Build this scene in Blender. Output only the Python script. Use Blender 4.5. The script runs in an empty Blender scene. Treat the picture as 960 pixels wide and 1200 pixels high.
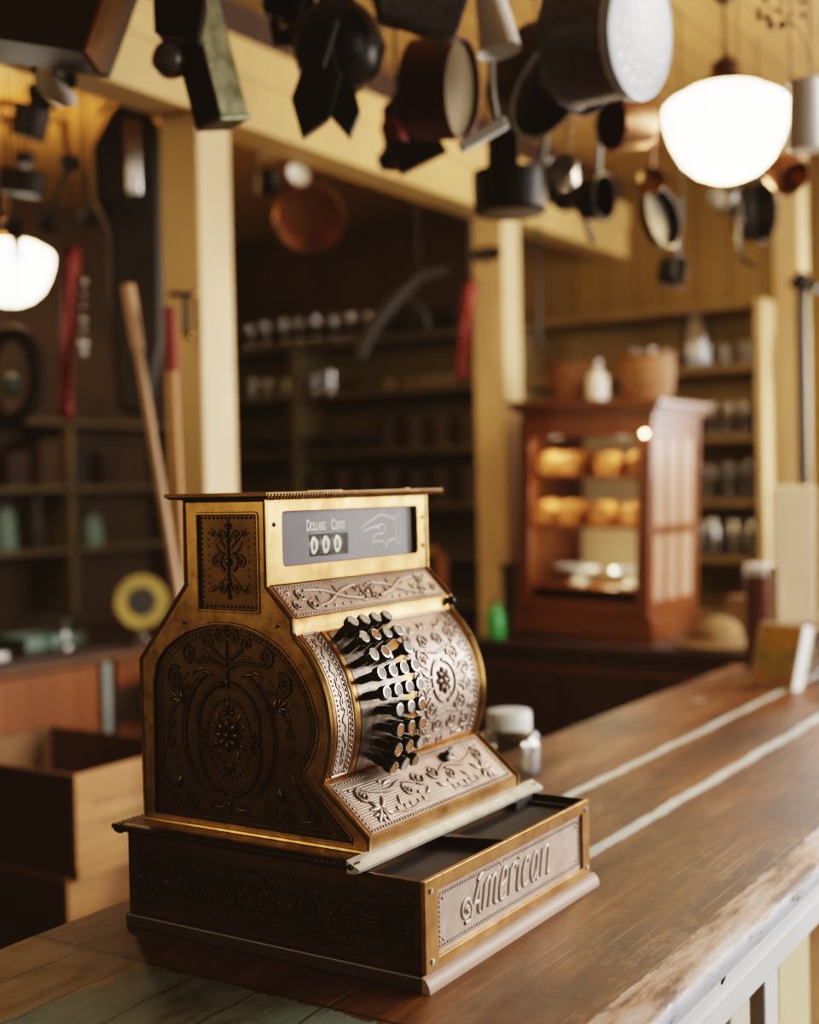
import bpy, bmesh, math, random
from mathutils import Vector, Matrix
from mathutils.geometry import tessellate_polygon
random.seed(7)
PI = math.pi
sc = bpy.context.scene
col = sc.collection
V = Vector
# ------------------------------------------------------------------ camera
FW = V((0.84214232, 0.53889345, -0.01975237)); RT = V((0.5385268, -0.84234358, -0.02112315)); UP = V((0.02802141, -0.00715152, 0.99958174))
CAM = V((-1.1199, -0.7088, 1.4698)); FPX = 1519.07
cd = bpy.data.cameras.new('camera'); cam = bpy.data.objects.new('camera', cd); col.objects.link(cam)
m = Matrix((RT, UP, -FW)).transposed().to_4x4(); m.translation = CAM
cam.matrix_world = m
cd.sensor_width = 36; cd.lens = FPX / 1200 * 36; cd.clip_start = .02
cd.dof.use_dof = True; cd.dof.focus_distance = 1.43; cd.dof.aperture_fstop = 2.2
sc.camera = cam
def at(x, y, d):
    return CAM + (FW + RT * ((x - 480) / FPX) - UP * ((y - 600) / FPX)) * d
# ------------------------------------------------------------------ materials
class NT:
    def __init__(s, name):
        s.m = bpy.data.materials.new(name); s.m.use_nodes = True
        s.t = s.m.node_tree; s.b = s.t.nodes['Principled BSDF']; s.out = s.t.nodes['Material Output']
    def n(s, typ, **k):
        o = s.t.nodes.new('ShaderNode' + typ)
        for a, v in k.items():
            if a.startswith('_'): o.inputs[a[1:].replace('_', ' ')].default_value = v
            else: setattr(o, a, v)
        return o
    def l(s, a, b): s.t.links.new(a, b)
    def noise(s, scale=5, detail=4, stretch=None, rough=.6, off=0):
        tc = s.n('TexCoord'); mp = s.n('Mapping')
        if stretch: mp.inputs['Scale'].default_value = stretch
        mp.inputs['Location'].default_value = (off, off * .7, off * .3)
        no = s.n('TexNoise'); no.inputs['Scale'].default_value = scale; no.inputs['Detail'].default_value = detail; no.inputs['Roughness'].default_value = rough
        s.l(tc.outputs['Object'], mp.inputs['Vector']); s.l(mp.outputs['Vector'], no.inputs['Vector'])
        return no.outputs['Fac']
    def ramp(s, fac, stops):
        r = s.n('ValToRGB'); e = r.color_ramp.elements
        while len(e) < len(stops): e.new(.5)
        for q, (p, c) in zip(e, stops):
            q.position = p; q.color = (*c, 1) if len(c) == 3 else c
        s.l(fac, r.inputs['Fac']); return r.outputs['Color']
    def mix(s, fac, a, b, mode='MIX'):
        x = s.n('Mix', data_type='RGBA', blend_type=mode)
        for sock, v in ((x.inputs[0], fac), (x.inputs[6], a), (x.inputs[7], b)):
            if isinstance(v, (int, float)): sock.default_value = v
            elif isinstance(v, tuple): sock.default_value = (*v, 1)
            else: s.l(v, sock)
        return x.outputs[2]
    def math(s, op, a, b=None, c=None):
        x = s.n('Math', operation=op)
        for i, v in enumerate((a, b, c)):
            if v is None: continue
            if isinstance(v, (int, float)): x.inputs[i].default_value = v
            else: s.l(v, x.inputs[i])
        return x.outputs[0]
    def set(s, **k):
        for a, v in k.items():
            i = s.b.inputs[a.replace('_', ' ')]
            if hasattr(v, 'is_output'): s.l(v, i)
            elif isinstance(v, tuple): i.default_value = (*v, 1) if len(v) == 3 else v
            else: i.default_value = v
        return s
    def bump(s, h, st=.3, dist=.002):
        b = s.n('Bump'); b.inputs['Strength'].default_value = st; b.inputs['Distance'].default_value = dist
        s.l(h, b.inputs['Height']); s.l(b.outputs['Normal'], s.b.inputs['Normal'])
def plain(name, c, rough=.5, metal=0, var=.35, scale=8, **k):
    s = NT(name); f = s.noise(scale)
    s.set(Base_Color=s.ramp(f, [(.3, tuple(x * (1 - var) for x in c)), (.7, tuple(min(1, x * (1 + var * .5)) for x in c))]), Roughness=rough, Metallic=metal, **k)
    return s.m
def wood(name, c1, c2, axis=0, scale=6, rough=.5, plank=0, plank_axis=1, dark=.35):
    s = NT(name); st = [1, 1, 1]; st[axis] = .07
    f = s.noise(scale, 6, tuple(st)); g = s.noise(scale * 6, 3, tuple(st), off=3)
    c = s.ramp(f, [(.25, c1), (.75, c2)])
    c = s.mix(s.math('MULTIPLY', g, .5), c, tuple(x * dark for x in c1))
    if plank:
        tc = s.n('TexCoord'); sp = s.n('SeparateXYZ'); s.l(tc.outputs['Object'], sp.inputs[0])
        fr = s.math('FRACT', s.math('DIVIDE', sp.outputs[plank_axis], plank))
        edge = s.math('LESS_THAN', s.math('ABSOLUTE', s.math('SUBTRACT', fr, .5)), .035)
        wn = s.n('TexWhiteNoise', noise_dimensions='1D'); s.l(s.math('FLOOR', s.math('ADD', s.math('DIVIDE', sp.outputs[plank_axis], plank), .5)), wn.inputs['W'])
        c = s.mix(s.math('MULTIPLY', wn.outputs['Value'], .35), c, tuple(x * .5 for x in c1))
        c = s.mix(s.math('MULTIPLY', edge, .75), c, tuple(x * .2 for x in c1))
    s.set(Base_Color=c, Roughness=rough); s.bump(g, .15, .002)
    return s.m
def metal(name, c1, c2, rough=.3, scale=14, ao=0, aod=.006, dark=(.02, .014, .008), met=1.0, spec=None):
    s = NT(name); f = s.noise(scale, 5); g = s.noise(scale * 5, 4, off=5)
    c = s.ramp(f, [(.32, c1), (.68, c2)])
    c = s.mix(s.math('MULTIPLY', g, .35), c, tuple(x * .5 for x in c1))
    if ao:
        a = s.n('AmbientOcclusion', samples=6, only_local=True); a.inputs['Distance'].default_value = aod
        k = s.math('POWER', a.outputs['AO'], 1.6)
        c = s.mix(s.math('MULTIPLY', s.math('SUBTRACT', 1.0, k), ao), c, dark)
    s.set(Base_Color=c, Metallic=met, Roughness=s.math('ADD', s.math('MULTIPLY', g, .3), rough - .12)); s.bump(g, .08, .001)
    return s.m
def glass(name, tint=(.9, .95, 1), refl=.5, base=.04):
    s = NT(name); tr = s.n('BsdfTransparent'); tr.inputs[0].default_value = (*tint, 1)
    gl = s.n('BsdfGlossy'); gl.inputs['Roughness'].default_value = .14
    lw = s.n('LayerWeight'); lw.inputs['Blend'].default_value = .35
    f = s.math('ADD', s.math('MULTIPLY', lw.outputs['Facing'], refl), base)
    mx = s.n('MixShader'); s.l(f, mx.inputs[0]); s.l(tr.outputs[0], mx.inputs[1]); s.l(gl.outputs[0], mx.inputs[2])
    s.l(mx.outputs[0], s.out.inputs[0]); return s.m
def emit(name, c, st, rim=None):
    s = NT(name); s.set(Base_Color=c, Roughness=.3, Emission_Color=c, Emission_Strength=st)
    if rim:
        lw = s.n('LayerWeight'); lw.inputs['Blend'].default_value = .3
        s.l(s.ramp(lw.outputs['Facing'], [(.3, c), (.95, rim)]), s.b.inputs['Emission Color'])
    return s.m
M = {}
M['gold'] = metal('polished_brass', (.20, .11, .038), (.44, .27, .10), .28, 16)
M['goldfront'] = metal('worn_brass', (.24, .10, .030), (.52, .28, .105), .34, 24)
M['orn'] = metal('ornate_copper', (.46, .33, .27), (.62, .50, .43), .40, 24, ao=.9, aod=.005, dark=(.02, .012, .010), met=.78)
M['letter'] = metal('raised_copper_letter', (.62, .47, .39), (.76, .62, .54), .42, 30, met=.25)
M['dark'] = metal('shaded_bronze', (.062, .036, .014), (.115, .070, .026), .34, 18, ao=.85, aod=.006, dark=(.012, .008, .004))  # darker copy of the front metal, shade of the sides in its colour
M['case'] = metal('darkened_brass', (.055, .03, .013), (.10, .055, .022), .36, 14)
M['basedark'] = metal('shaded_base_bronze', (.04, .025, .011), (.075, .046, .018), .38, 18, ao=.8, aod=.006, dark=(.008, .005, .003))  # darker again, the base's shade put into the bronze
M['iron'] = plain('black_iron', (.012, .011, .011), .35, .6, .4)
M['rod'] = plain('black_key_steel', (.014, .012, .013), .3, .3, .3)
M['keyplate'] = metal('dark_key_plate', (.10, .075, .06), (.26, .21, .18), .35, 60)
M['silver'] = metal('worn_nickel', (.55, .55, .55), (.75, .74, .72), .25, 20)
M['tin'] = metal('tinned_steel', (.16, .16, .10), (.46, .46, .31), .42, 34)
M['steel'] = metal('dull_steel', (.22, .21, .20), (.38, .36, .33), .35, 10)
M['copper'] = metal('old_copper', (.32, .16, .08), (.5, .28, .15), .35, 10)
M['enamel'] = plain('white_enamel', (.82, .79, .72), .25, 0, .08)
M['greyenamel'] = plain('speckled_grey_enamel', (.17, .17, .21), .35, 0, .5, 60)
M['palecolander'] = plain('pale_blue_enamel', (.62, .67, .74), .3, 0, .12, 40)
M['paper'] = plain('key_paper', (.52, .46, .38), .75, 0, .25, 40, Specular_IOR_Level=.1)
M['paperorange'] = plain('key_paper_aged', (.42, .19, .08), .75, 0, .4, 40, Specular_IOR_Level=.1)
M['plate'] = plain('grey_violet_plate', (.15, .14, .19), .6, 0, .2, 10, Specular_IOR_Level=.25)
M['white'] = plain('white_lettering', (.85, .83, .80), .4, 0, .05)
M['wheel'] = plain('brown_number_wheel', (.05, .03, .02), .5, 0, .2)
M['tray'] = plain('black_tray', (.022, .020, .026), .62, 0, .4, 30, Specular_IOR_Level=.3)
M['ledge'] = plain('worn_pale_metal', (.62, .63, .58), .35, .6, .25, 40)
M['plinth'] = wood('pinkish_worn_wood', (.42, .25, .17), (.62, .43, .33), 0, 14, .5)
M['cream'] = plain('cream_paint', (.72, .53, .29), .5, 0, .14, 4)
M['creamshade'] = plain('shaded_cream_paint', (.13, .10, .045), .6, 0, .3, 4)  # shaded copy of the cream paint for the dim shelves
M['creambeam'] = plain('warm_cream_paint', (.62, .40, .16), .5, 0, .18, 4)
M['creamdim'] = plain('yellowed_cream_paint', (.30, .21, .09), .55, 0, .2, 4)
M['ceil'] = wood('tongue_and_groove_ceiling', (.46, .26, .09), (.60, .36, .14), 0, 3, .5, .09, 1, .6)
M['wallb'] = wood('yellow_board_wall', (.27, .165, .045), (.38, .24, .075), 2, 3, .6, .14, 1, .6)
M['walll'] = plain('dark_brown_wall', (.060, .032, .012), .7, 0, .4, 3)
M['floor'] = wood('dark_floorboards', (.06, .035, .02), (.12, .07, .04), 0, 3, .6, .15, 1)
M['mahog'] = wood('red_mahogany', (.11, .030, .009), (.24, .075, .020), 2, 5, .32)
M['dkwood'] = wood('dark_stained_wood', (.03, .014, .009), (.06, .028, .016), 1, 5, .4)
M['redpanel'] = wood('reddish_plank_panel', (.24, .065, .016), (.44, .15, .038), 2, 4, .5, .1, 0)
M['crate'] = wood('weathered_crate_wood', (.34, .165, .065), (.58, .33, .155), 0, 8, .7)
M['crated'] = wood('shaded_brown_crate_wood', (.16, .08, .035), (.28, .15, .07), 1, 8, .7)  # darker copy; on crate sides it holds their shade
M['stick'] = wood('pale_handle_wood', (.40, .23, .13), (.56, .36, .22), 2, 8, .5)
M['orangestick'] = wood('orange_handle_wood', (.42, .18, .05), (.55, .27, .09), 2, 8, .45)
M['red'] = plain('faded_red_cloth', (.22, .022, .014), .7, 0, .3)
M['bread'] = plain('golden_crust', (.72, .33, .11), .5, 0, .55, 14)
M['wicker'] = plain('brown_wicker', (.24, .11, .04), .7, 0, .5, 60)
M['green'] = plain('green_glass', (.06, .38, .10), .2, 0, .2)
M['glassy'] = glass('thin_clear_glass', (.90, .93, .97), .9, .22)
M['jarglass'] = glass('jar_glass', (.90, .92, .94), .45, .04)
M['pane'] = glass('window_pane', (.97, .97, .95), .02, .001)
M['opal'] = emit('lit_opal_glass', (1, .90, .74), 7.0, (1, .72, .28))
M['glow'] = emit('warm_glow', (1, .72, .35), 22)
M['bronze'] = metal('aged_lamp_bronze', (.06, .035, .02), (.12, .07, .035), .4, 10)
M['cloth'] = plain('grey_sacking', (.13, .125, .14), .9, 0, .45, 90)
M['tan'] = plain('tan_felt', (.20, .12, .05), .9, 0, .3, 20)
M['yellow'] = plain('dull_yellow_card', (.38, .27, .05), .6, 0, .3, 10)
M['brassmesh'] = plain('dull_brass_mesh', (.11, .075, .03), .5, .4, .3, 60)
M['teal'] = plain('teal_paint', (.16, .25, .22), .5, 0, .3, 10)
M['whitepaint'] = plain('white_cabinet_paint', (.78, .80, .82), .45, 0, .08, 6)
M['card'] = plain('cream_card', (.82, .65, .42), .6, 0, .08, 6)
M['rust'] = plain('red_brown_tin', (.14, .055, .04), .4, .3, .4, 20)
M['lightstreak'] = wood('pale_pink_light_streak', (.40, .22, .14), (.60, .38, .27), 2, 6, .35)  # pale colour holds the bright streaks of light on the cabinet side
M['gunmetal'] = metal('dark_gunmetal', (.06, .052, .042), (.11, .095, .07), .34, 8)
M['pewter'] = plain('grey_pewter', (.26, .23, .20), .32, .6, .3, 20)
M['palepost'] = plain('pale_blue_grey_paint', (.36, .42, .40), .5, 0, .2, 10)
M['black'] = plain('matt_black', (.012, .010, .008), .6, 0, .3)
def counter_mat():
    s = NT('worn_counter_wood')
    tc = s.n('TexCoord'); sp = s.n('SeparateXYZ'); s.l(tc.outputs['Object'], sp.inputs[0]); X, Y, Z = sp.outputs
    f = s.noise(10, 9, (.09, 1, 1), .65); g = s.noise(75, 6, (.035, 1, 1), .7, 2); big = s.noise(2.2, 6, (.7, 1.6, 1), .6, 7); fine = s.noise(42, 9, (.45, 1, 1), .75, 9); blot = s.noise(6, 7, (.5, 1, 1), .65, 15)
    c = s.ramp(f, [(.28, (.034, .010, .003)), (.44, (.098, .033, .007)), (.57, (.185, .068, .015)), (.74, (.34, .140, .038))])
    c = s.mix(s.ramp(g, [(.40, (1, 1, 1)), (.60, (0, 0, 0))]), c, s.mix(.55, c, (.03, .012, .005)))
    c = s.mix(s.math('MULTIPLY', s.ramp(blot, [(.48, (0, 0, 0)), (.60, (1, 1, 1))]), .65), c, (.035, .013, .005))
    sc_ = s.ramp(s.math('MULTIPLY', big, fine), [(.27, (0, 0, 0)), (.37, (1, 1, 1))])
    c = s.mix(s.math('MULTIPLY', sc_, .50), c, (.46, .27, .15))
    scr = s.noise(260, 2, (.010, 1, 1), .5, 1)
    c = s.mix(s.math('MULTIPLY', s.math('GREATER_THAN', s.math('MULTIPLY', scr, s.math('ADD', big, .55)), .70), .5), c, (.46, .33, .22))
    wob = s.math('MULTIPLY', s.math('SUBTRACT', s.noise(7, 7, (1, .2, 1), .7, 4), .5), .030)
    yy = s.math('ADD', Y, wob)
    pres = s.math('GREATER_THAN', s.math('ADD', X, s.math('MULTIPLY', big, .3)), .42)
    def band(y0, w, soft=.3):
        d = s.math('ABSOLUTE', s.math('SUBTRACT', yy, y0)); return s.math('LESS_THAN', d, w)
    dk = s.math('MAXIMUM', s.math('LESS_THAN', s.math('ABSOLUTE', s.math('SUBTRACT', Y, .233)), .002), s.math('LESS_THAN', s.math('ABSOLUTE', s.math('SUBTRACT', Y, .061)), .002))
    c = s.mix(s.math('MULTIPLY', dk, .8), c, (.02, .009, .004))
    seam = s.math('MULTIPLY', s.math('MAXIMUM', band(.233, .0085), band(.061, .0105)), pres)
    sg = s.ramp(s.noise(28, 6, (.3, 1, 1), .6, 3), [(.3, (.40, .42, .39)), (.6, (.58, .64, .62))])
    c = s.mix(s.math('MULTIPLY', seam, .92), c, sg)
    fl = s.math('MULTIPLY', s.math('GREATER_THAN', s.noise(7, 6, (.6, 1, 1), .6, 11), .66), s.math('GREATER_THAN', Y, .34))
    c = s.mix(s.math('MULTIPLY', s.math('MULTIPLY', fl, s.math('GREATER_THAN', X, .7)), .8), c, (.55, .58, .58))
    patch = s.noise(9, 9, (.35, 1, 1), .7, 21); p2 = s.noise(3.2, 5, (.8, 1, 1), .6, 23)
    yel = s.ramp(patch, [(.36, (.045, .022, .008)), (.46, (.20, .115, .035)), (.58, (.30, .19, .065)), (.7, (.11, .055, .02))])
    tea = s.ramp(patch, [(.36, (.055, .028, .012)), (.45, (.13, .15, .115)), (.62, (.15, .21, .18)), (.72, (.22, .12, .05))])
    paint = s.mix(s.math('GREATER_THAN', s.math('ADD', Y, s.math('MULTIPLY', s.math('SUBTRACT', p2, .5), .30)), .30), tea, yel)
    lines = s.math('LESS_THAN', s.math('FRACT', s.math('DIVIDE', s.math('ADD', yy, .02), .085)), .035)
    paint = s.mix(s.math('MULTIPLY', lines, .85), paint, (.02, .010, .004))
    edge = s.math('ADD', s.math('MULTIPLY', s.math('SUBTRACT', patch, .5), .10), X)
    c = s.mix(s.math('LESS_THAN', edge, -.092), c, paint)
    c = s.mix(s.math('LESS_THAN', s.math('ABSOLUTE', s.math('ADD', X, .084)), .0022), c, (.012, .006, .003))
    w2 = s.math('MULTIPLY', s.math('SUBTRACT', s.noise(26, 9, (.35, 1, 1), .72, 31), .5), .040)
    yn = s.math('ADD', Y, w2)
    pk = s.ramp(s.noise(30, 8, (.2, 1, 1), .7, 41), [(.40, (.14, .06, .025)), (.47, (.44, .25, .16)), (.56, (.58, .42, .34)), (.64, (.66, .60, .56))])
    c = s.mix(s.math('LESS_THAN', yn, -.180), c, pk)
    zn = s.math('ADD', Z, s.math('MULTIPLY', w2, .5))
    blue = s.ramp(s.noise(40, 7, (.3, 1, 1), .7, 43), [(.36, (.22, .13, .08)), (.42, (.50, .52, .59)), (.7, (.62, .66, .75))])
    c = s.mix(s.math('MULTIPLY', s.math('LESS_THAN', zn, -.008), s.math('LESS_THAN', Y, -.20)), c, blue)
    s.set(Base_Color=c, Roughness=s.math('ADD', s.math('MULTIPLY', fine, .5), .20), Specular_IOR_Level=.32); s.bump(s.math('ADD', g, fine), .35, .0025)
    return s.m
M['counter'] = counter_mat()
# ------------------------------------------------------------------ mesh helpers
def obj(name, bm, mat, parent=None, smooth=True, bevel=0, loc=None):
    if not any(b is bm for b in KEEP): bmesh.ops.recalc_face_normals(bm, faces=bm.faces)
    me = bpy.data.meshes.new(name); bm.to_mesh(me); bm.free()
    if smooth:
        for p in me.polygons: p.use_smooth = True
        try: me.set_sharp_from_angle(angle=math.radians(38))
        except Exception: pass
    o = bpy.data.objects.new(name, me); me.materials.append(M[mat] if isinstance(mat, str) else mat)
    col.objects.link(o)
    if parent: o.parent = parent
    if loc: o.location = loc
    if bevel:
        b = o.modifiers.new('bevel', 'BEVEL'); b.width = bevel; b.segments = 2; b.limit_method = 'ANGLE'
    return o
def tag(o, label, cat, group=None):
    o['label'] = label; o['category'] = cat
    if group: o['group'] = group
    return o
def thing(name, label, cat, loc, group=None, rot=None):
    o = bpy.data.objects.new(name, None); col.objects.link(o); o.location = loc; o.empty_display_size = .03
    if rot: o.rotation_euler = rot
    return tag(o, label, cat, group)
def struct(name, bm, mat, **k):
    o = obj(name, bm, mat, **k); o['kind'] = 'structure'; return o
def dup(root, loc, label=None, rotz=None):
    r = root.copy(); col.objects.link(r); r.location = loc
    if rotz is not None: r.rotation_euler = (0, 0, rotz)
    if label: r['label'] = label
    for ch in list(root.children):
        c = ch.copy(); col.objects.link(c); c.parent = r
        for g in list(ch.children):
            d = g.copy(); col.objects.link(d); d.parent = c
    return r
def B(): return bmesh.new()
def box(bm, x0, x1, y0, y1, z0, z1, T=None):
    vs = [bm.verts.new((x, y, z)) for z in (z0, z1) for x, y in ((x0, y0), (x1, y0), (x1, y1), (x0, y1))]
    for f in ((0, 3, 2, 1), (4, 5, 6, 7), (0, 1, 5, 4), (1, 2, 6, 5), (2, 3, 7, 6), (3, 0, 4, 7)): bm.faces.new([vs[i] for i in f])
    if T:
        for v in vs: v.co = T @ v.co
    return bm
def axis_mat(d, loc=(0, 0, 0), roll=0):
    q = V(d).normalized().to_track_quat('Z', 'Y').to_matrix().to_4x4()
    return Matrix.Translation(V(loc)) @ q @ Matrix.Rotation(roll, 4, 'Z')
def lathe(bm, prof, seg=24, T=None, caps=True):
    rings = []
    for r, z in prof:
        r = max(r, 1e-5)
        rings.append([bm.verts.new((r * math.cos(2 * PI * k / seg), r * math.sin(2 * PI * k / seg), z)) for k in range(seg)])
    for a, b in zip(rings, rings[1:]):
        for k in range(seg): bm.faces.new((a[k], a[(k + 1) % seg], b[(k + 1) % seg], b[k]))
    if caps:
        if prof[0][0] > 1e-4: bm.faces.new(rings[0][::-1])
        if prof[-1][0] > 1e-4: bm.faces.new(rings[-1])
    if T:
        for ring in rings:
            for v in ring: v.co = T @ v.co
    return bm
def tube(bm, pts, rad, seg=8, flat=1.0, up=None, closed=False):
    pts = [V(p) for p in pts]; n = len(pts); rings = []
    rs = rad if isinstance(rad, (list, tuple)) else [rad] * n
    ref = V(up) if up else None
    for i, p in enumerate(pts):
        a = pts[(i - 1) % n] if (closed or i > 0) else p; b = pts[(i + 1) % n] if (closed or i < n - 1) else p
        t = (b - a).normalized()
        if ref is None: ref = V((0, 0, 1)) if abs(t.z) < .9 else V((1, 0, 0))
        s = t.cross(ref)
        if s.length < 1e-6: s = t.orthogonal()
        s.normalize(); u = s.cross(t).normalized()
        if not up: ref = u
        rings.append([bm.verts.new(p + s * (rs[i] * math.cos(2 * PI * k / seg)) + u * (rs[i] * flat * math.sin(2 * PI * k / seg))) for k in range(seg)])
    m_ = n if closed else n - 1
    for i in range(m_):
        a = rings[i]; b = rings[(i + 1) % n]
        for k in range(seg): bm.faces.new((a[k], a[(k + 1) % seg], b[(k + 1) % seg], b[k]))
    if not closed: bm.faces.new(rings[0][::-1]); bm.faces.new(rings[-1])
    return bm
def ball(bm, c, r, sx=1, sy=1, sz=1, seg=16, T=None):
    prof = [(r * math.sin(PI * k / 10), -r * math.cos(PI * k / 10)) for k in range(11)]
    M_ = Matrix.Translation(V(c)) @ Matrix.Diagonal((sx, sy, sz, 1))
    return lathe(bm, prof, seg, (T @ M_) if T else M_, caps=False)
def prism(bm, poly, f0, f1):
    """extrude a 2-D polygon between two mapping functions"""
    a = [bm.verts.new(f0(*p)) for p in poly]; b = [bm.verts.new(f1(*p)) for p in poly]; n = len(poly)
    for k in range(n): bm.faces.new((a[k], a[(k + 1) % n], b[(k + 1) % n], b[k]))
    fa = bm.faces.new(a[::-1]); fb = bm.faces.new(b)
    fa.normal_update(); fb.normal_update(); bmesh.ops.triangulate(bm, faces=[fa, fb])
    return bm
def holed(bm, outer, holes, f0, f1):
    loops = [outer] + holes
    tris = tessellate_polygon([[V((*p, 0)) for p in L] for L in loops])
    flat = [p for L in loops for p in L]; sides = []
    for f in (f0, f1):
        vs = [bm.verts.new(f(*p)) for p in flat]; sides.append(vs)
        for t in tris: bm.faces.new([vs[k] for k in t])
    o = 0
    for L in loops:
        n = len(L)
        for k in range(n): bm.faces.new((sides[0][o + k], sides[0][o + (k + 1) % n], sides[1][o + (k + 1) % n], sides[1][o + k]))
        o += n
    return bm
def rrect(x0, x1, y0, y1, r, n=4):
    out = []
    for cx, cy, a in ((x1 - r, y0 + r, -90), (x1 - r, y1 - r, 0), (x0 + r, y1 - r, 90), (x0 + r, y0 + r, 180)):
        for k in range(n + 1):
            t = math.radians(a + 90 * k / n); out.append((cx + r * math.cos(t), cy + r * math.sin(t)))
    return out
# ------------------------------------------------------------------ relief ornament
KEEP = []     # relief meshes already wound outwards
class Relief:
    def __init__(s, S, mir=None): s.S = S; s.bm = B(); s.mir = mir; s.h0 = 0.0; s.hs = 1.0; KEEP.append(s.bm)
    def _st(s, pts, rs, hf):
        n = len(pts); rings = []
        for i, (u, v) in enumerate(pts):
            a = pts[max(i - 1, 0)]; b = pts[min(i + 1, n - 1)]
            tx, ty = b[0] - a[0], b[1] - a[1]; L = math.hypot(tx, ty) or 1e-6
            nx, ny = -ty / L, tx / L; r = rs[i]; ring = []
            for k in range(6):
                t = PI * k / 5; hq = hf * 1.35 * s.hs
                ring.append(s.bm.verts.new(s.S(u + nx * r * math.cos(t), v + ny * r * math.cos(t), s.h0 + r * hq * math.sin(t) - .0003)))
            rings.append(ring)
        for a, b in zip(rings, rings[1:]):
            for k in range(5): s.bm.faces.new((a[k], a[k + 1], b[k + 1], b[k]))
        s.bm.faces.new(rings[0]); s.bm.faces.new(rings[-1][::-1])
    def stroke(s, pts, r, r1=None, hf=.9, taper=False):
        n = len(pts)
        rs = [(r + ((r if r1 is None else r1) - r) * i / (n - 1)) * ((.25 + .75 * math.sin(PI * (.08 + .84 * i / (n - 1)))) if taper else 1) for i in range(n)]
        s._st(pts, rs, hf)
        if s.mir is not None: s._st([(2 * s.mir - u, v) for u, v in pts], rs, hf)
    def blob(s, u, v, r, h=.8, both=True):
        for uu in ([u, 2 * s.mir - u] if (s.mir is not None and both and abs(u - s.mir) > 1e-4) else [u]):
            top = s.bm.verts.new(s.S(uu, v, s.h0 + r * h)); prev = None
            for q in (.4, .75, 1.0):
                hh = r * h * math.sqrt(max(0, 1 - q * q))
                ring = [s.bm.verts.new(s.S(uu + r * q * math.cos(2 * PI * k / 8), v + r * q * math.sin(2 * PI * k / 8), s.h0 + hh - .0003)) for k in range(8)]
                for k in range(8):
                    if prev: s.bm.faces.new((prev[k], ring[k], ring[(k + 1) % 8], prev[(k + 1) % 8]))
                    else: s.bm.faces.new((top, ring[k], ring[(k + 1) % 8]))
                prev = ring
    def beads(s, pts, sp, r, closed=False, h=.9):
        P = [V((*p, 0)) for p in pts]
        if closed: P.append(P[0])
        d = 0
        for a, b in zip(P, P[1:]):
            L = (b - a).length
            while d < L:
                q = a.lerp(b, d / L); s.blob(q.x, q.y, r, h, both=False); d += sp
            d -= L
    def scroll(s, cx, cy, r, a0, turns, w, d=1, eye=True):
        n = max(10, int(16 * turns)); pts = []
        for i in range(n + 1):
            q = i / n; a = math.radians(a0) + d * 2 * PI * turns * q; rr = r * (1 - .82 * q)
            pts.append((cx + rr * math.cos(a), cy + rr * math.sin(a)))
        s.stroke(pts, w, w * .6)
        if eye: s.blob(cx, cy, w * 1.35, 1.1)
        return pts[0]
    def arc(s, cx, cy, rx, ry, a0, a1, w, w1=None, taper=False, hf=.9, n=24):
        s.stroke([(cx + rx * math.cos(math.radians(a0 + (a1 - a0) * i / n)), cy + ry * math.sin(math.radians(a0 + (a1 - a0) * i / n))) for i in range(n + 1)], w, w1, hf, taper)
    def leaf(s, x, y, ang, L, w, bend=0.0, hf=.7):
        pts = []; a = math.radians(ang); px, py = x, y; n = 8
        for i in range(n + 1):
            pts.append((px, py)); px += L / n * math.cos(a); py += L / n * math.sin(a); a += math.radians(bend) / n
        s.stroke(pts, w, None, hf, True)
    def fan(s, x, y, ang, n, spread, L, w, bend=0):
        for i in range(n):
            q = (i / (n - 1) - .5) if n > 1 else 0
            s.leaf(x, y, ang + q * spread, L * (1 - .45 * abs(q) * 2 * .7), w, bend * q * 2)
    def rosette(s, x, y, r, n=8):
        for i in range(n): s.leaf(x + r * .25 * math.cos(2 * PI * i / n), y + r * .25 * math.sin(2 * PI * i / n), 360 * i / n, r * .75, r * .26, 0, .8)
        s.blob(x, y, r * .32, 1)
    def curve(s, p, w, w1=None, taper=False):
        """smooth curve through p"""
        P = [p[0]] + list(p) + [p[-1]]; out = []
        for i in range(1, len(P) - 2):
            a, b, c, d = P[i - 1], P[i], P[i + 1], P[i + 2]
            for k in range(8):
                t = k / 8
                out.append(tuple(.5 * (2 * b[j] + (c[j] - a[j]) * t + (2 * a[j] - 5 * b[j] + 4 * c[j] - d[j]) * t * t + (3 * b[j] - a[j] - 3 * c[j] + d[j]) * t ** 3) for j in (0, 1)))
        out.append(p[-1]); s.stroke(out, w, w1, .9, taper)
    def sheet(s, u0, u1, v0, v1, nu=1, nv=1, h=.0006):
        g = [[s.bm.verts.new(s.S(u0 + (u1 - u0) * i / nu, v0 + (v1 - v0) * j / nv, h)) for j in range(nv + 1)] for i in range(nu + 1)]
        for i in range(nu):
            for j in range(nv): s.bm.faces.new((g[i][j], g[i + 1][j], g[i + 1][j + 1], g[i][j + 1]))
        s.h0 = h
    def poly(s, pts, h=.0006):
        f = s.bm.faces.new([s.bm.verts.new(s.S(u, v, h)) for u, v in pts]); f.normal_update(); bmesh.ops.triangulate(s.bm, faces=[f]); s.h0 = h
def Splane(O, U, W):
    O, U, W = V(O), V(U).normalized(), V(W).normalized(); N = U.cross(W)
    return lambda u, v, h: O + U * u + W * v + N * h
def offset(poly, d):
    """inset a closed polygon (counter-clockwise) by d"""
    out = []; n = len(poly)
    for i in range(n):
        p0, p1, p2 = V(poly[i - 1]), V(poly[i]), V(poly[(i + 1) % n])
        a = (p1 - p0).normalized(); b = (p2 - p1).normalized()
        na, nb = V((-a.y, a.x)), V((-b.y, b.x)); m_ = na + nb
        k = d / max(.35, (1 + na.dot(nb))) if m_.length > 1e-6 else 0
        out.append(tuple(p1 + m_ * k))
    return out
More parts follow.
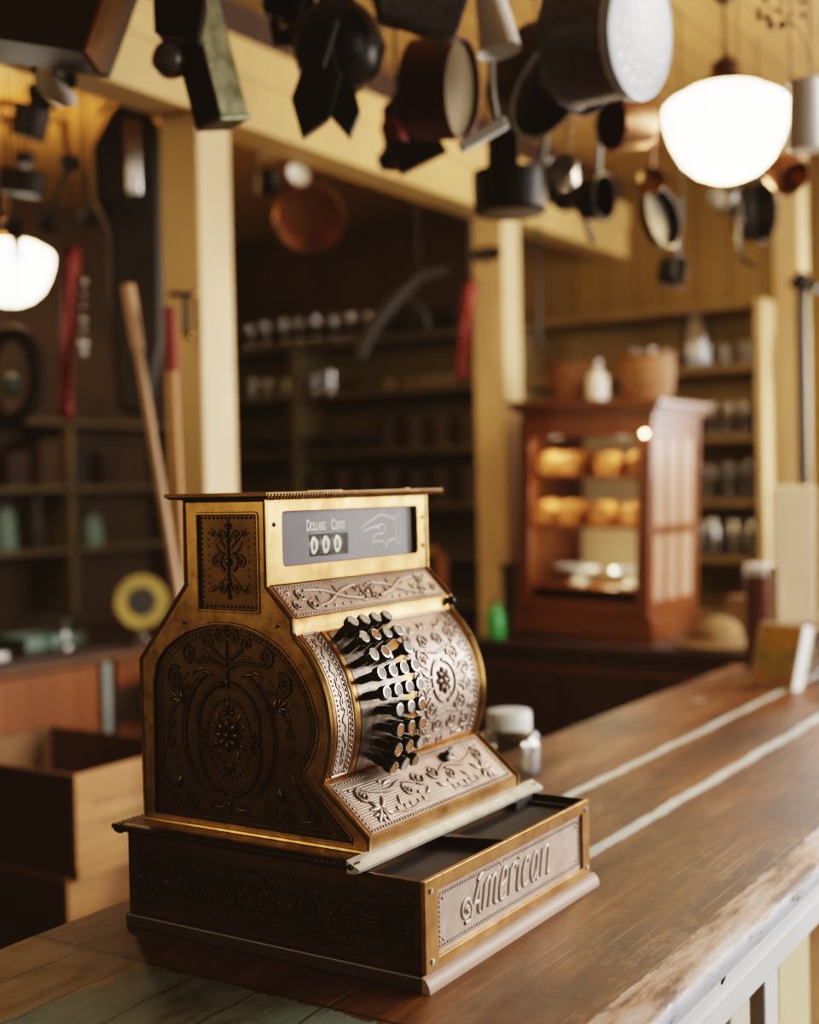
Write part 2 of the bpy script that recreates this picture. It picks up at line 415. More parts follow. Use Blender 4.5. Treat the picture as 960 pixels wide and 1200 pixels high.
def text_into(bm, s, size, sx, origin, U, W, N, align='LEFT', depth=.0004):
    cu = bpy.data.curves.new('t', 'FONT'); cu.body = s; cu.size = size; cu.extrude = depth; cu.align_x = align
    o = bpy.data.objects.new('t', cu); col.objects.link(o)
    me = o.to_mesh(); t = bmesh.new(); t.from_mesh(me)
    vm = [bm.verts.new(V(origin) + V(U) * (v.co.x * sx) + V(W) * v.co.y + V(N) * v.co.z) for v in t.verts]
    t.verts.index_update()
    for f in t.faces:
        try: bm.faces.new([vm[v.index] for v in f.verts])
        except ValueError: pass
    t.free(); o.to_mesh_clear(); bpy.data.objects.remove(o); bpy.data.curves.remove(cu)
TOP = .95
# ================================================================== CASH REGISTER
R0 = thing('cash_register', 'ornate antique brass cash register with round keys on the wooden counter', 'cash register', (0, 0, TOP))
XL, XR = .027, .373; CY, CZ, RB = .268, .252, .133
def build_register():
    # wooden plinth with rounded front
    bm = B(); prof = [(-.010, 0), (-.010, .004), (-.0085, .009), (-.004, .0145), (.0, .016), (.42, .016), (.42, 0)]
    prism(bm, prof[:5] + [(0, 0)], lambda y, z: V((-.008, y, z)), lambda y, z: V((.408, y, z))); obj('front_plinth', bm, 'plinth', R0)
    bm = B(); box(bm, -.007, .407, 0, .42, 0, .0158); obj('plinth', bm, 'dkwood', R0, smooth=False, bevel=.002)
    # lower case, with the open till tray at the front
    bm = B(); z0, z1 = .016, .1124
    box(bm, 0, .400, .085, .42, z0, z1); box(bm, 0, .004, .004, .085, z0, z1); box(bm, .396, .400, .004, .085, z0, z1)
    obj('lower_case', bm, 'case', R0, smooth=False, bevel=.0008)
    bm = B(); box(bm, .004, .396, .006, .085, z0, .1015)
    tray = obj('till_tray', bm, 'tray', R0, smooth=False)
    bm = B(); box(bm, .171, .176, .006, .085, .1015, .1105)
    prism(bm, [(.155, .072), (.166, .084), (.185, .010), (.181, .004), (.176, .004)], lambda x, y: V((x, y, .1105)), lambda x, y: V((x, y, .1135)))
    obj('spring_lever', bm, 'tray', tray, smooth=False, bevel=.0006)
    bm = B(); box(bm, .345, .39, .075, .086, .1015, .112); box(bm, .378, .384, .006, .085, .1015, .106); obj('tray_divider', bm, 'tray', tray, smooth=False)
    # drawer front
    bm = B(); hole = [(.026, .0275), (.380, .0275), (.380, .0975), (.026, .0975)]
    holed(bm, [(0, z0), (.4, z0), (.4, z1), (0, z1)], [hole], lambda x, z: V((x, -.001, z)), lambda x, z: V((x, .0045, z)))
    front = obj('drawer_front', bm, 'goldfront', R0, smooth=False, bevel=.0006)
    A = Relief(Splane((0, .0035, 0), (1, 0, 0), (0, 0, 1))); A.sheet(.026, .380, .0275, .0975)
    A.stroke([(.029, .031), (.377, .031)], .0014); A.stroke([(.029, .0945), (.377, .0945)], .0014); A.stroke([(.029, .031), (.029, .0945)], .0014); A.stroke([(.377, .031), (.377, .0945)], .0014)
    A.beads([(.034, .0355), (.372, .0355), (.372, .090), (.034, .090)], .0052, .0018, True)
    for x in (.041, .366):
        for z in (.041, .0845): A.blob(x, z, .0024, .7)
    name = obj('name_panel', A.bm, 'orn', front)
    # raised lettering
    A = Relief(Splane((0, .0029, 0), (1, 0, 0), (0, 0, 1))); A.hs = .72
    def L(ox, w, strokes, r=.0027):
        for st in strokes:
            pts = [(ox + x * w + .22 * (y * .034), .047 + y * .034) for x, y in st]; A.curve(pts, r * 1.08, r * .95)
    A.scroll(.090, .057, .0125, 60, 1.35, .0028, 1)                                   # swash of the A
    A.curve([(.094, .068), (.100, .060), (.102, .050), (.096, .0445), (.086, .044)], .0028)
    L(.098, .022, [[(.0, .0), (.35, .55), (.62, 1.12)], [(.62, 1.12), (.72, .6), (.78, .12), (.95, .0)], [(.2, .38), (.75, .38)], [(.45, 1.05), (.62, 1.15), (.9, 1.22)]], .0031)
    L(.125, .036, [[(0, .0), (.02, .85)], [(.02, .7), (.2, .95), (.36, .8), (.36, .0)], [(.38, .7), (.55, .95), (.72, .8), (.72, .12), (.9, .0)]], .0029)
    L(.162, .018, [[(.1, .45), (.75, .62), (.7, .95), (.3, .95), (.05, .5), (.15, .08), (.5, .0), (.9, .15)]], .0028)
    A.leaf(.171, .085, 60, .008, .0018, 60); A.leaf(.171, .085, 130, .007, .0016, -60); A.blob(.176, .083, .0018)
    L(.184, .018, [[(.1, .0), (.12, .9)], [(.12, .6), (.4, .92), (.75, .95), (.85, .8)]], .0029)
    L(.204, .010, [[(.2, .85), (.25, .1), (.7, .0)]], .0029); A.blob(.2125, .084, .0026, 1); A.leaf(.213, .084, 40, .008, .0015, 80)
    L(.217, .018, [[(.8, .8), (.5, .97), (.15, .7), (.08, .3), (.35, .02), (.85, .15)]], .0028)
    L(.238, .022, [[(.75, .75), (.45, .97), (.12, .65), (.1, .25), (.4, .0), (.72, .3)], [(.78, .95), (.75, .1), (1.0, .0)]], .0028)
    L(.266, .026, [[(.02, .0), (.04, .95)], [(.04, .6), (.28, .92), (.58, .95), (.68, .75), (.68, .0)], [(.68, .0), (.9, .06)]], .0029)
    obj('lettering', A.bm, 'letter', name)
    for x, z in ((.012, .1), (.012, .026), (.391, .1), (.391, .026)):
        bm = B(); lathe(bm, [(.0035, 0), (.003, .0015), (.0001, .002)], 12, axis_mat((0, -1, 0), (x, -.001, z))); obj('screw', bm, 'silver', front)
    # ornate left and right faces of the lower case
    for side in (0, 1):
        S = Splane((0, 0, 0), (0, -1, 0), (0, 0, 1)) if not side else Splane((.4, 0, 0), (0, 1, 0), (0, 0, 1))
        f = (lambda a: -a) if not side else (lambda a: a)
        A = Relief(S); u0, u1 = sorted((f(.013), f(.406)))
        A.sheet(u0, u1, .026, .096, h=.0008)
        A.beads([(u0 + .004, .0325), (u1 - .004, .0325), (u1 - .004, .090), (u0 + .004, .090)], .0062, .0022, True)
        n = 7
        for i in range(n):
            cx = u0 + (u1 - u0) * (i + .5) / n; cz = .0612
            A.arc(cx, cz, .0135, .017, 0, 360, .0024, n=28); A.rosette(cx, cz, .0095, 6)
            for sg in (-1, 1):
                A.scroll(cx + sg * .021, cz + .0115, .0062, 90 + sg * 90, 1.1, .0017, -sg); A.scroll(cx + sg * .021, cz - .0115, .0062, 90 + sg * 90, 1.1, .0017, sg)
                A.leaf(cx + sg * .014, cz, 90 - sg * 90, .013, .0026); A.leaf(cx + sg * .012, cz + .018, 90 - sg * 60, .010, .0018, -sg * 60); A.leaf(cx + sg * .012, cz - .018, -90 + sg * 60, .010, .0018, sg * 60)
            A.blob(cx, cz + .0215, .003); A.blob(cx, cz - .0215, .003)
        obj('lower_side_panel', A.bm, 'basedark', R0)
    # moulding between case and body, gadrooned edge
    bm = B(); prof = [(0, .1124), (.004, .1125), (.010, .1145), (.0135, .1185), (.0135, .1205), (.010, .123), (0, .123)]
    box(bm, -.001, .401, .083, .421, .1124, .123)
    for (x0, y0, x1, y1, nx, ny) in ((0, .079, 0, .425, -1, 0), (.4, .079, .4, .425, 1, 0), (-.012, .42, .412, .42, 0, 1)):
        prism(bm, prof, lambda d, z: V((x0 + nx * d, y0 + ny * d, z)), lambda d, z: V((x1 + nx * d, y1 + ny * d, z)))
    mould = obj('base_moulding', bm, 'case', R0)
    A = Relief(lambda u, v, h: V((u, v, .1185 + h)))
    bm = B()
    for k in range(44):
        y = .083 + k * .0079
        for x in (-.0125, .4125): ball(bm, (x, y, .1195), .0036, 1, 1, .95, 8)
    for k in range(53): ball(bm, (-.009 + k * .00805, .433, .1195), .0036, 1, 1, .95, 8)
    obj('beaded_edge', bm, 'dark', mould); A.bm.free()
    bm = B(); prism(bm, [(.079, .1125), (.072, .1145), (.0715, .1175), (.074, .1195), (.084, .124), (.0875, .1265), (.0875, .1125)], lambda y, z: V((-.013, y, z)), lambda y, z: V((.413, y, z)))
    n_ = obj('worn_ledge', bm, 'ledge', R0); n_['label'] = 'pale worn metal ledge above the till tray'
    # ---- body
    arc = [(CY - RB * math.cos(math.radians(a)), CZ + RB * math.sin(math.radians(a))) for a in range(-26, 52, 3)]
    outline = [(.087, .123), (.087, .139), (.1505, .193)] + arc + [(.1845, .359), (.1845, .373), (.22, .409), (.22, .508), (.341, .508), (.341, .409), (.417, .317), (.417, .123)]
    shell = [p for p in outline]; i = shell.index((.22, .409)); shell[i] = (.22, .409); shell[i + 1:i + 2] = [(.240, .409), (.240, .508)]
    bm = B(); prism(bm, shell, lambda y, z: V((XL + .0038, y, z)), lambda y, z: V((XR - .0038, y, z)))
    obj('body_shell', bm, 'goldfront', R0)
    arch = [(.399, .131), (.108, .131), (.108, .138), (.166, .194), (.1725, .202), (.168, .209), (.160, .221), (.154, .235), (.1515, .248), (.152, .262), (.156, .276), (.162, .292), (.171, .308), (.184, .325), (.2, .340), (.217, .350), (.236, .358), (.254, .363), (.274, .3655), (.297, .365), (.32, .361), (.342, .354), (.361, .344), (.379, .331), (.392, .314), (.398, .29)]
    rect = rrect(.2305, .3225, .380, .493, .0025)
    for side in (0, 1):
        xa, xb = (XL, XL + .004) if not side else (XR - .004, XR)
        xo = xa if not side else xb; sg = -1 if not side else 1
        bm = B(); holed(bm, outline, [arch, rect], lambda y, z: V((xa, y, z)), lambda y, z: V((xb, y, z)))
        tube(bm, [V((xo - sg * .001, y, z)) for y, z in outline], .0032, 8, up=(1, 0, 0), closed=True)
        for hl in (arch, rect): tube(bm, [V((xo, y, z)) for y, z in hl], .0019, 6, up=(1, 0, 0), closed=True)
        for yy, zz in ((.372, .344), (.352, .356)) if 0 else ((.345, .365), (.205, .366)): lathe(bm, [(.004, 0), (.003, .002), (.0001, .0026)], 3, axis_mat((sg, 0, 0), (xo, yy, zz)))
        frame = obj('side_frame', bm, 'gold', R0)
        f = (lambda y: -y) if not side else (lambda y: y)
        S = Splane((XL + .0035, 0, 0), (0, -1, 0), (0, 0, 1)) if not side else Splane((XR - .0035, 0, 0), (0, 1, 0), (0, 0, 1))
        cu, cz = f(.283), .237
        A = Relief(S, cu)
        pl = [(f(y), z) for y, z in arch]
        if not side: pass
        ar = sum(pl[i - 1][0] * pl[i][1] - pl[i][0] * pl[i - 1][1] for i in range(len(pl)))
        if ar < 0: pl = pl[::-1]
        A.poly(pl, .0006); A.mir = None
        A.beads(offset(pl, .0065), .0064, .0022, True); A.stroke(offset(pl, .0115) + [offset(pl, .0115)[0]], .0010)
        A.mir = cu
        # medallion: outer ring, twin C scrolls, beaded oval, rosette
        A.arc(cu, cz - .003, .067, .080, 62, -62, .0028, .0018); A.arc(cu, cz - .003, .072, .085, 50, -50, .0012)
        A.arc(cu, cz + .008, .046, .050, 82, -12, .0036, .0024); A.scroll(cu + .040, cz - .003, .0075, 0, 1.4, .0024, -1)
        A.arc(cu, cz - .022, .046, .050, -82, 12, .0036, .0024); A.scroll(cu + .040, cz - .017, .0075, 0, 1.4, .0024, 1)
        A.mir = None
        ov = [(cu + .033 * math.cos(2 * PI * k / 40), cz - .006 + .046 * math.sin(2 * PI * k / 40)) for k in range(40)]
        A.beads(ov, .0068, .0027, True)
        A.rosette(cu, cz - .002, .020, 8); A.mir = cu
        for k, (dy, l) in enumerate(((.026, .016), (-.030, .016))): A.fan(cu, cz + dy - .004, 90 if dy > 0 else -90, 5, 150, l, .0028)
        for a in (20, 45, -20, -45): A.leaf(cu + .016 * math.cos(math.radians(a)), cz - .004 + .022 * math.sin(math.radians(a)), a, .013, .0024, 40 if a > 0 else -40)
        # tree of scrolls on top
        A.stroke([(cu, cz + .052), (cu, cz + .108)], .0026, .0018); A.blob(cu, cz + .060, .0045); A.blob(cu, cz + .073, .0035)
        A.scroll(cu + .011, cz + .112, .0095, 180, 1.4, .0021, -1); A.scroll(cu + .030, cz + .106, .0085, 200, 1.4, .0020, -1)
        A.curve([(cu, cz + .082), (cu + .014, cz + .092), (cu + .024, cz + .100)], .0022); A.curve([(cu, cz + .076), (cu + .022, cz + .083), (cu + .045, cz + .082), (cu + .056, cz + .085)], .0026, .002)
        A.scroll(cu + .058, cz + .092, .0115, 260, 1.5, .0024, 1); A.fan(cu, cz + .118, 90, 3, 70, .011, .0022)
        A.leaf(cu + .024, cz + .088, 20, .014, .002, -50); A.leaf(cu + .02, cz + .066, 25, .022, .0022, -30); A.leaf(cu + .035, cz + .074, -5, .02, .002, -40)
        A.scroll(cu + .082, cz + .062, .0125, 120, 1.5, .0026, -1); A.curve([(cu + .060, cz + .052), (cu + .070, cz + .048), (cu + .084, cz + .049), (cu + .094, cz + .058)], .0024)
        for k in range(5): A.blob(cu + .062 + k * .0052, cz + .066 - k * .006, .0024)
        A.fan(cu + .073, cz + .034, 15, 4, 80, .020, .0026, 30)
        A.leaf(cu + .072, cz + .046, -100, .017, .0042); A.blob(cu + .086, cz + .022, .003)
        A.scroll(cu + .092, cz + .005, .008, 90, 1.2, .0018, 1); A.scroll(cu + .092, cz - .014, .008, -90, 1.2, .0018, -1); A.leaf(cu + .088, cz + .030, -80, .02, .002)
        # foot ornament
        A.blob(cu, cz - .082, .0045); A.fan(cu, cz - .083, -90, 3, 120, .011, .0022)
        A.scroll(cu + .022, cz - .090, .008, 150, 1.3, .0018, -1); A.leaf(cu + .008, cz - .086, -20, .018, .002, 40)
        A.mir = None
        sgn = 1 if not side else -1
        for q in (1, -1):     # lower corners: the front one runs down into the flare
            s2 = q * sgn
            A.scroll(cu + s2 * .060, cz - .083, .0105, 90 + s2 * 90, 1.4, .0022, s2); A.scroll(cu + s2 * .086, cz - .088, .0095, 90 - s2 * 90, 1.4, .0021, -s2)
            A.curve([(cu + s2 * .036, cz - .094), (cu + s2 * .05, cz - .097), (cu + s2 * .07, cz - .095), (cu + s2 * .078, cz - .088)], .002)
            A.leaf(cu + s2 * .068, cz - .070, 90 - s2 * 60, .016, .0022, s2 * 40); A.leaf(cu + s2 * .074, cz - .056, -90 + s2 * 20, .018, .0044)
            if q == 1:
                A.scroll(cu + s2 * .122, cz - .086, .0095, 90 + s2 * 90, 1.5, .0022, -s2); A.curve([(cu + s2 * .098, cz - .055), (cu + s2 * .108, cz - .066), (cu + s2 * .115, cz - .078)], .0022); A.leaf(cu + s2 * .100, cz - .094, 90 - s2 * 70, .025, .0022, -s2 * 20)
                A.leaf(cu + s2 * .092, cz - .040, -90 + s2 * 25, .024, .0026, s2 * 30); A.leaf(cu + s2 * .145, cz - .098, 90 - s2 * 100, .012, .002)
            else:
                A.scroll(cu + s2 * .098, cz - .068, .010, 90 + s2 * 90, 1.4, .002, s2); A.leaf(cu + s2 * .104, cz - .05, 90, .03, .0022, s2 * 30)
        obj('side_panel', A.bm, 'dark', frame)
        # upper panel
        A = Relief(S); u0, u1 = sorted((f(.2305), f(.3225))); A.sheet(u0, u1, .380, .493)
        A.beads([(u0 + .005, .385), (u1 - .005, .385), (u1 - .005, .488), (u0 + .005, .488)], .0062, .0021, True)
        c = (u0 + u1) / 2; A.mir = c; z = .437
        A.stroke([(c, z - .036), (c, z + .036)], .0018); A.blob(c, z + .040, .004); A.blob(c, z, .006); A.blob(c, z - .040, .004); A.blob(c, z - .024, .0045); A.blob(c, z + .026, .0045)
        A.arc(c, z, .013, .011, -60, 60, .0024); A.scroll(c + .018, z, .0085, 170, 1.4, .0019, -1); A.scroll(c + .011, z + .030, .007, 200, 1.3, .0018, -1); A.scroll(c + .011, z - .030, .007, 160, 1.3, .0018, 1)
        A.leaf(c + .004, z + .014, 55, .028, .002, -20); A.leaf(c + .004, z - .014, -55, .026, .002, 20); A.leaf(c + .008, z + .008, 35, .022, .0018, 40); A.fan(c + .022, z + .03, 60, 3, 80, .010, .0017); A.fan(c + .022, z - .028, -60, 3, 80, .010, .0017)
        for k in range(9): A.blob(c + .030, z - .034 + k * .0085, .0014)
        A.fan(c, z + .038, 90, 3, 90, .012, .002)
        obj('upper_side_panel', A.bm, 'dark', frame)
    # ---- barrel front
    Sb = lambda u, v, h: V((u, CY - (RB + h) * math.cos(v / RB), CZ + (RB + h) * math.sin(v / RB)))
    d2v = lambda a: math.radians(a) * RB
    va, vb = d2v(-24), d2v(50)
    A = Relief(Sb); A.sheet(.041, .069, va, vb, 1, 26, .0008)
    A.beads([(.0445, va + .003), (.0445, vb)], .0056, .0018); A.beads([(.0660, va + .003), (.0660, vb)], .0062, .0025); A.stroke([(.0698, va + (vb - va) * k / 26) for k in range(27)], .0014); A.stroke([(.0618, va + (vb - va) * k / 26) for k in range(27)], .0009)
    A.stroke([(.041, va), (.069, va)], .0016); A.stroke([(.041, vb), (.069, vb)], .0016); A.beads([(.044, va + .005), (.067, va + .005)], .005, .002)
    n = 40; A.curve([(.0535 + .0030 * math.sin(k * 1.25), va + .012 + (vb - va - .02) * k / n) for k in range(n + 1)], .0013)
    for k in range(20):
        v = va + .014 + (vb - va - .022) * k / 20; s2 = 1 if k % 2 else -1
        A.leaf(.0535, v, 90 - s2 * 35, .0085, .0016, s2 * 40); A.blob(.0535 + s2 * .0055, v + .003, .0012)
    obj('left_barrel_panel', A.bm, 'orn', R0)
    A = Relief(Sb); A.sheet(.205, .352, va, vb, 4, 26, .0008)
    for x in (.3465,): A.beads([(x, va + .003), (x, vb)], .0066, .0026)
    A.stroke([(.3515, va + (vb - va) * k / 26) for k in range(27)], .0016); A.stroke([(.3418, va + (vb - va) * k / 26) for k in range(27)], .0009); A.stroke([(.205, vb), (.352, vb)], .0016)
    c = .272; A.mir = c; vm = d2v(10)
    A.stroke([(c, vm - .06), (c, vm + .075)], .0022); A.rosette(c, vm, .017, 8)
    A.arc(c, vm, .027, .026, 80, -80, .0026); 
    for q, sgv in ((1, 1), (-1, -1)):
        A.scroll(c + .036, vm + sgv * .030, .0135, 180, 1.6, .0026, -sgv); A.scroll(c + .056, vm + sgv * .012, .0105, 200, 1.5, .0022, sgv); A.scroll(c + .018, vm + sgv * .052, .0105, 180, 1.5, .0022, -sgv); A.scroll(c + .048, vm + sgv * .058, .0105, 240 * sgv, 1.5, .0022, sgv)
        A.curve([(c, vm + sgv * .036), (c + .012, vm + sgv * .038), (c + .024, vm + sgv * .040)], .0024); A.curve([(c + .026, vm + sgv * .006), (c + .040, vm + sgv * .010), (c + .047, vm + sgv * .018)], .0022)
        A.fan(c + .060, vm + sgv * .034, 40 * sgv, 4, 110, .015, .0022, 40); A.fan(c + .030, vm + sgv * .066, 80 * sgv, 4, 120, .012, .002, 40); A.fan(c + .004, vm + sgv * .070, 75 * sgv, 3, 60, .011, .002)
        A.leaf(c + .030, vm + sgv * .014, 60 * sgv, .018, .0026, -40 * sgv); A.leaf(c + .052, vm + sgv * .028, 150 * sgv, .013, .002, 30 * sgv)
        A.blob(c + .044, vm + sgv * .044, .0028); A.blob(c + .028, vm + sgv * .048, .0024); A.blob(c + .064, vm + sgv * .022, .0024)
    A.fan(c + .030, vm, 0, 5, 100, .022, .0022, 20)
    for sgv in (1, -1):
        A.scroll(c + .060, vm + sgv * .071, .007, 200, 1.3, .0018, sgv); A.scroll(c + .012, vm + sgv * .022 + .0, .005, 90, 1.1, .0014, sgv); A.leaf(c + .038, vm + sgv * .072, 20 * sgv, .014, .002, 50); A.leaf(c + .064, vm + sgv * .048, 95 * sgv, .014, .0022, -40); A.leaf(c + .020, vm + sgv * .030, 20 * sgv, .012, .0018, 40); A.leaf(c + .030, vm + sgv * .016, -10, .012, .0018, 40)
    obj('right_barrel_panel', A.bm, 'orn', R0)
    for x in (.0345, .0765, .3585, .3665):
        bm = B(); tube(bm, [Sb(x, va + (vb - va) * k / 26, 0) for k in range(27)], .0022 if x < .36 else .003, 8, up=(1, 0, 0)); obj('barrel_rib', bm, 'gold', R0)
    # ---- sloped panels
    def slope(name, p0, p1):
        S = Splane((0, p0[0], p0[1]), (1, 0, 0), (0, p1[0] - p0[0], p1[1] - p0[1])); return S, math.hypot(p1[0] - p0[0], p1[1] - p0[1])
    S, Ln = slope('u', (.1845, .373), (.22, .409)); A = Relief(S); A.sheet(.038, .362, .0015, Ln - .001)
    A.beads([(.0415, .0045), (.3585, .0045), (.3585, Ln - .0045), (.0415, Ln - .0045)], .0053, .0017, True)
    c = .2; A.mir = c; m_ = Ln / 2
    A.blob(c, m_, .004); A.arc(c, m_, .010, .010, -70, 70, .002); A.scroll(c + .016, m_ + .006, .0075, 180, 1.3, .0019, -1); A.scroll(c + .016, m_ - .007, .0075, 180, 1.3, .0019, 1)
    A.curve([(c + .02, m_ - .010), (c + .05, m_ - .004), (c + .085, m_ + .010), (c + .118, m_ + .013)], .0030, .002); A.curve([(c + .02, m_ + .012), (c + .05, m_ + .006), (c + .085, m_ - .008), (c + .108, m_ - .012)], .0026, .0018)
    A.scroll(c + .128, m_ + .006, .0085, 120, 1.5, .0022, -1); A.scroll(c + .118, m_ - .008, .0085, 200, 1.4, .0022, 1); A.scroll(c + .146, m_ - .008, .007, 90, 1.3, .0019, -1)
    for k in range(5): A.leaf(c + .040 + k * .015, m_ + .004, 60 if k % 2 else -60, .012, .0022, 40 if k % 2 else -40)
    for k in range(4): A.blob(c + .045 + k * .017, m_ - .014, .0024); A.blob(c + .1 + k * .012, m_ + .001, .0018)
    A.fan(c + .144, m_ + .011, 20, 3, 80, .009, .0018)
    obj('upper_front_panel', A.bm, 'orn', R0)
    S, Ln = slope('l', (.087, .139), (.1505, .193)); A = Relief(S); A.sheet(.038, .362, .003, Ln - .006)
    A.beads([(.042, .0065), (.358, .0065), (.358, Ln - .0095), (.042, Ln - .0095)], .0056, .0019, True)
    for k in range(17): A.stroke([(.049, .0115 + k * .0034), (.351, .0115 + k * .0034)], .0007, hf=.5)
    c = .2; A.mir = c
    A.curve([(c + .02, .040), (c + .05, .052), (c + .08, .046), (c + .11, .052), (c + .125, .060)], .0034, .002, True); A.scroll(c + .128, .050, .0105, 90, 1.4, .0026, -1)
    A.fan(c + .115, .030, -40, 5, 130, .024, .0036, 50); A.fan(c + .126, .024, -70, 4, 90, .016, .0030, 40); A.leaf(c + .1, .042, -60, .020, .0034, 40)
    A.curve([(c + .10, .018), (c + .07, .013), (c + .045, .017), (c + .03, .014)], .0022, .0014, True)
    for k in range(5): A.leaf(c + .034 + k * .014, .016, 70 + 20 * (k % 2), .009, .0020, 60)
    A.scroll(c + .018, .048, .011, 180, 1.5, .0026, 1); A.scroll(c + .048, .038, .009, 90, 1.5, .0022, -1); A.leaf(c + .01, .034, -60, .016, .003, 60); A.leaf(c + .065, .056, 20, .018, .0026, -60); A.leaf(c + .07, .036, -30, .016, .0028, -50); A.blob(c + .034, .030, .003); A.blob(c + .085, .060, .0028); A.blob(c + .142, .062, .0026)
    lf = obj('lower_front_panel', A.bm, 'orn', R0)
    bm = B(); lathe(bm, [(.0075, 0), (.0075, .004), (.005, .007), (.003, .008), (.003, .012), (.0001, .013)], 12, axis_mat((0, -.54, .84), S(.262, .060, 0))); tube(bm, [S(.262, .06, .010), S(.274, .064, .012)], .003, 6)
    obj('drawer_lock', bm, 'iron', lf)
    bm = B(); ball(bm, (.366, .179, .366), .0062); lathe(bm, [(.003, 0), (.003, .01)], 8, axis_mat((0, 1, 0), (.366, .180, .366)), True); obj('release_knob', bm, 'iron', R0)
    # ---- indicator window
    bm = B(); holed(bm, [(XL + .003, .410), (XR - .003, .410), (XR - .003, .508), (XL + .003, .508)], [rrect(.058, .350, .4305, .494, .005)], lambda x, z: V((x, .2195, z)), lambda x, z: V((x, .2245, z)))
    fr = obj('indicator_frame', bm, 'goldfront', R0, smooth=False, bevel=.0008)
    for x, z in ((.043, .4795), (.362, .478), (.362, .440)):
        bm = B(); lathe(bm, [(.003, 0), (.0022, .0016), (.0001, .002)], 10, axis_mat((0, -1, 0), (x, .2195, z))); obj('screw', bm, 'iron', fr)
    bm = B(); holed(bm, [(.048, .426), (.336, .426), (.336, .498), (.048, .498)], [[(.119, .438), (.200, .438), (.200, .4645), (.119, .4645)]], lambda x, z: V((x, .2275, z)), lambda x, z: V((x, .2290, z)))
    pl = obj('indicator_plate', bm, 'plate', R0, smooth=False)
    bm = B(); box(bm, .336, .368, .236, .2395, .426, .498); obj('plate_backing', bm, 'black', pl)
    bm = B(); kw = dict(U=(1, 0, 0), W=(0, 0, 1), N=(0, -1, 0))
    def smallcaps(s, x, z):
        text_into(bm, s[0], .0185, .62, (x, .2273, z), **kw); text_into(bm, s[1:], .0143, .60, (x + .0083, .2273, z), **kw)
    smallcaps('DOLLARS', .1135, .4695); smallcaps('CENTS', .1640, .4690)
    obj('window_lettering', bm, 'white', pl, smooth=False)
    A = Relief(Splane((0, .2275, 0), (1, 0, 0), (0, 0, 1)))
    h1 = [(.308, .477), (.295, .480), (.274, .484), (.259, .480), (.234, .471), (.232, .467), (.238, .464), (.246, .467), (.263, .469)]
    A.curve(h1, .0009); A.curve([(.263, .469), (.277, .472), (.283, .467), (.277, .460), (.262, .460)], .0009); A.curve([(.262, .466), (.270, .468), (.276, .464)], .0008)
    A.curve([(.262, .460), (.2555, .455), (.253, .4505), (.258, .449), (.277, .4495), (.286, .4425), (.291, .449), (.307, .452)], .0009); A.curve([(.258, .4495), (.257, .453)], .0008)
    A.stroke([(.307, .481), (.319, .482), (.3195, .4475), (.3085, .447), (.307, .481)], .0009)
    obj('pointing_hand', A.bm, 'white', pl)
    for i, x in enumerate((.1325, .1565, .1805)):
        bm = B(); Tm = Matrix.Translation((x, .2465, .4512)) @ Matrix.Rotation(PI / 2, 4, 'Y')
        lathe(bm, [(.0165, -.0105), (.0165, .0105)], 28, Tm); w = obj('number_wheel', bm, 'wheel', pl)
        bm = B(); ring = lambda a, k: V((x + .0068 * k * math.cos(a), .2298 + .0008 * math.sin(a) ** 2, .4512 + .0108 * (k * .9 + .1) * math.sin(a)))
        n = 24; o_ = [bm.verts.new(ring(2 * PI * k / n, 1)) for k in range(n)]; i_ = [bm.verts.new(ring(2 * PI * k / n, .52)) for k in range(n)]
        for k in range(n): bm.faces.new((o_[k], o_[(k + 1) % n], i_[(k + 1) % n], i_[k]))
        z_ = obj('zero_numeral', bm, 'white', w, smooth=False)
    bm = B(); box(bm, .052, .354, .2247, .2255, .428, .497); obj('window_glass', bm, 'pane', fr, smooth=False)
    # ---- lid
    bm = B(); box(bm, .010, .390, .203, .357, .5125, .5165)
    rim = [(.203, .203), (.357, .357)]
    def ringpoly(d): return [(.010 + d, .203 + d), (.390 - d, .203 + d), (.390 - d, .357 - d), (.010 + d, .357 - d)]
    lv = [(0, .5125), (.004, .510), (.012, .509), (.0165, .508)]; prev = None
    for d, z in lv:
        ring = [bm.verts.new((x, y, z)) for x, y in ringpoly(d)]
        if prev:
            for k in range(4): bm.faces.new((prev[k], prev[(k + 1) % 4], ring[(k + 1) % 4], ring[k]))
        prev = ring
    lid = obj('lid', bm, 'case', R0, smooth=False)
    bm = B(); 
    for k in range(66): tube(bm, [(.0125 + k * .00575, .2035, .5148), (.0150 + k * .00575, .2055, .5095)], .0019, 6)
    obj('rope_edge', bm, 'goldfront', lid)
    bm = B(); box(bm, .09, .16, .206, .214, .5165, .5178); box(bm, .30, .312, .206, .214, .5165, .5182); obj('hinge_leaf', bm, 'case', lid, smooth=False)
build_register()
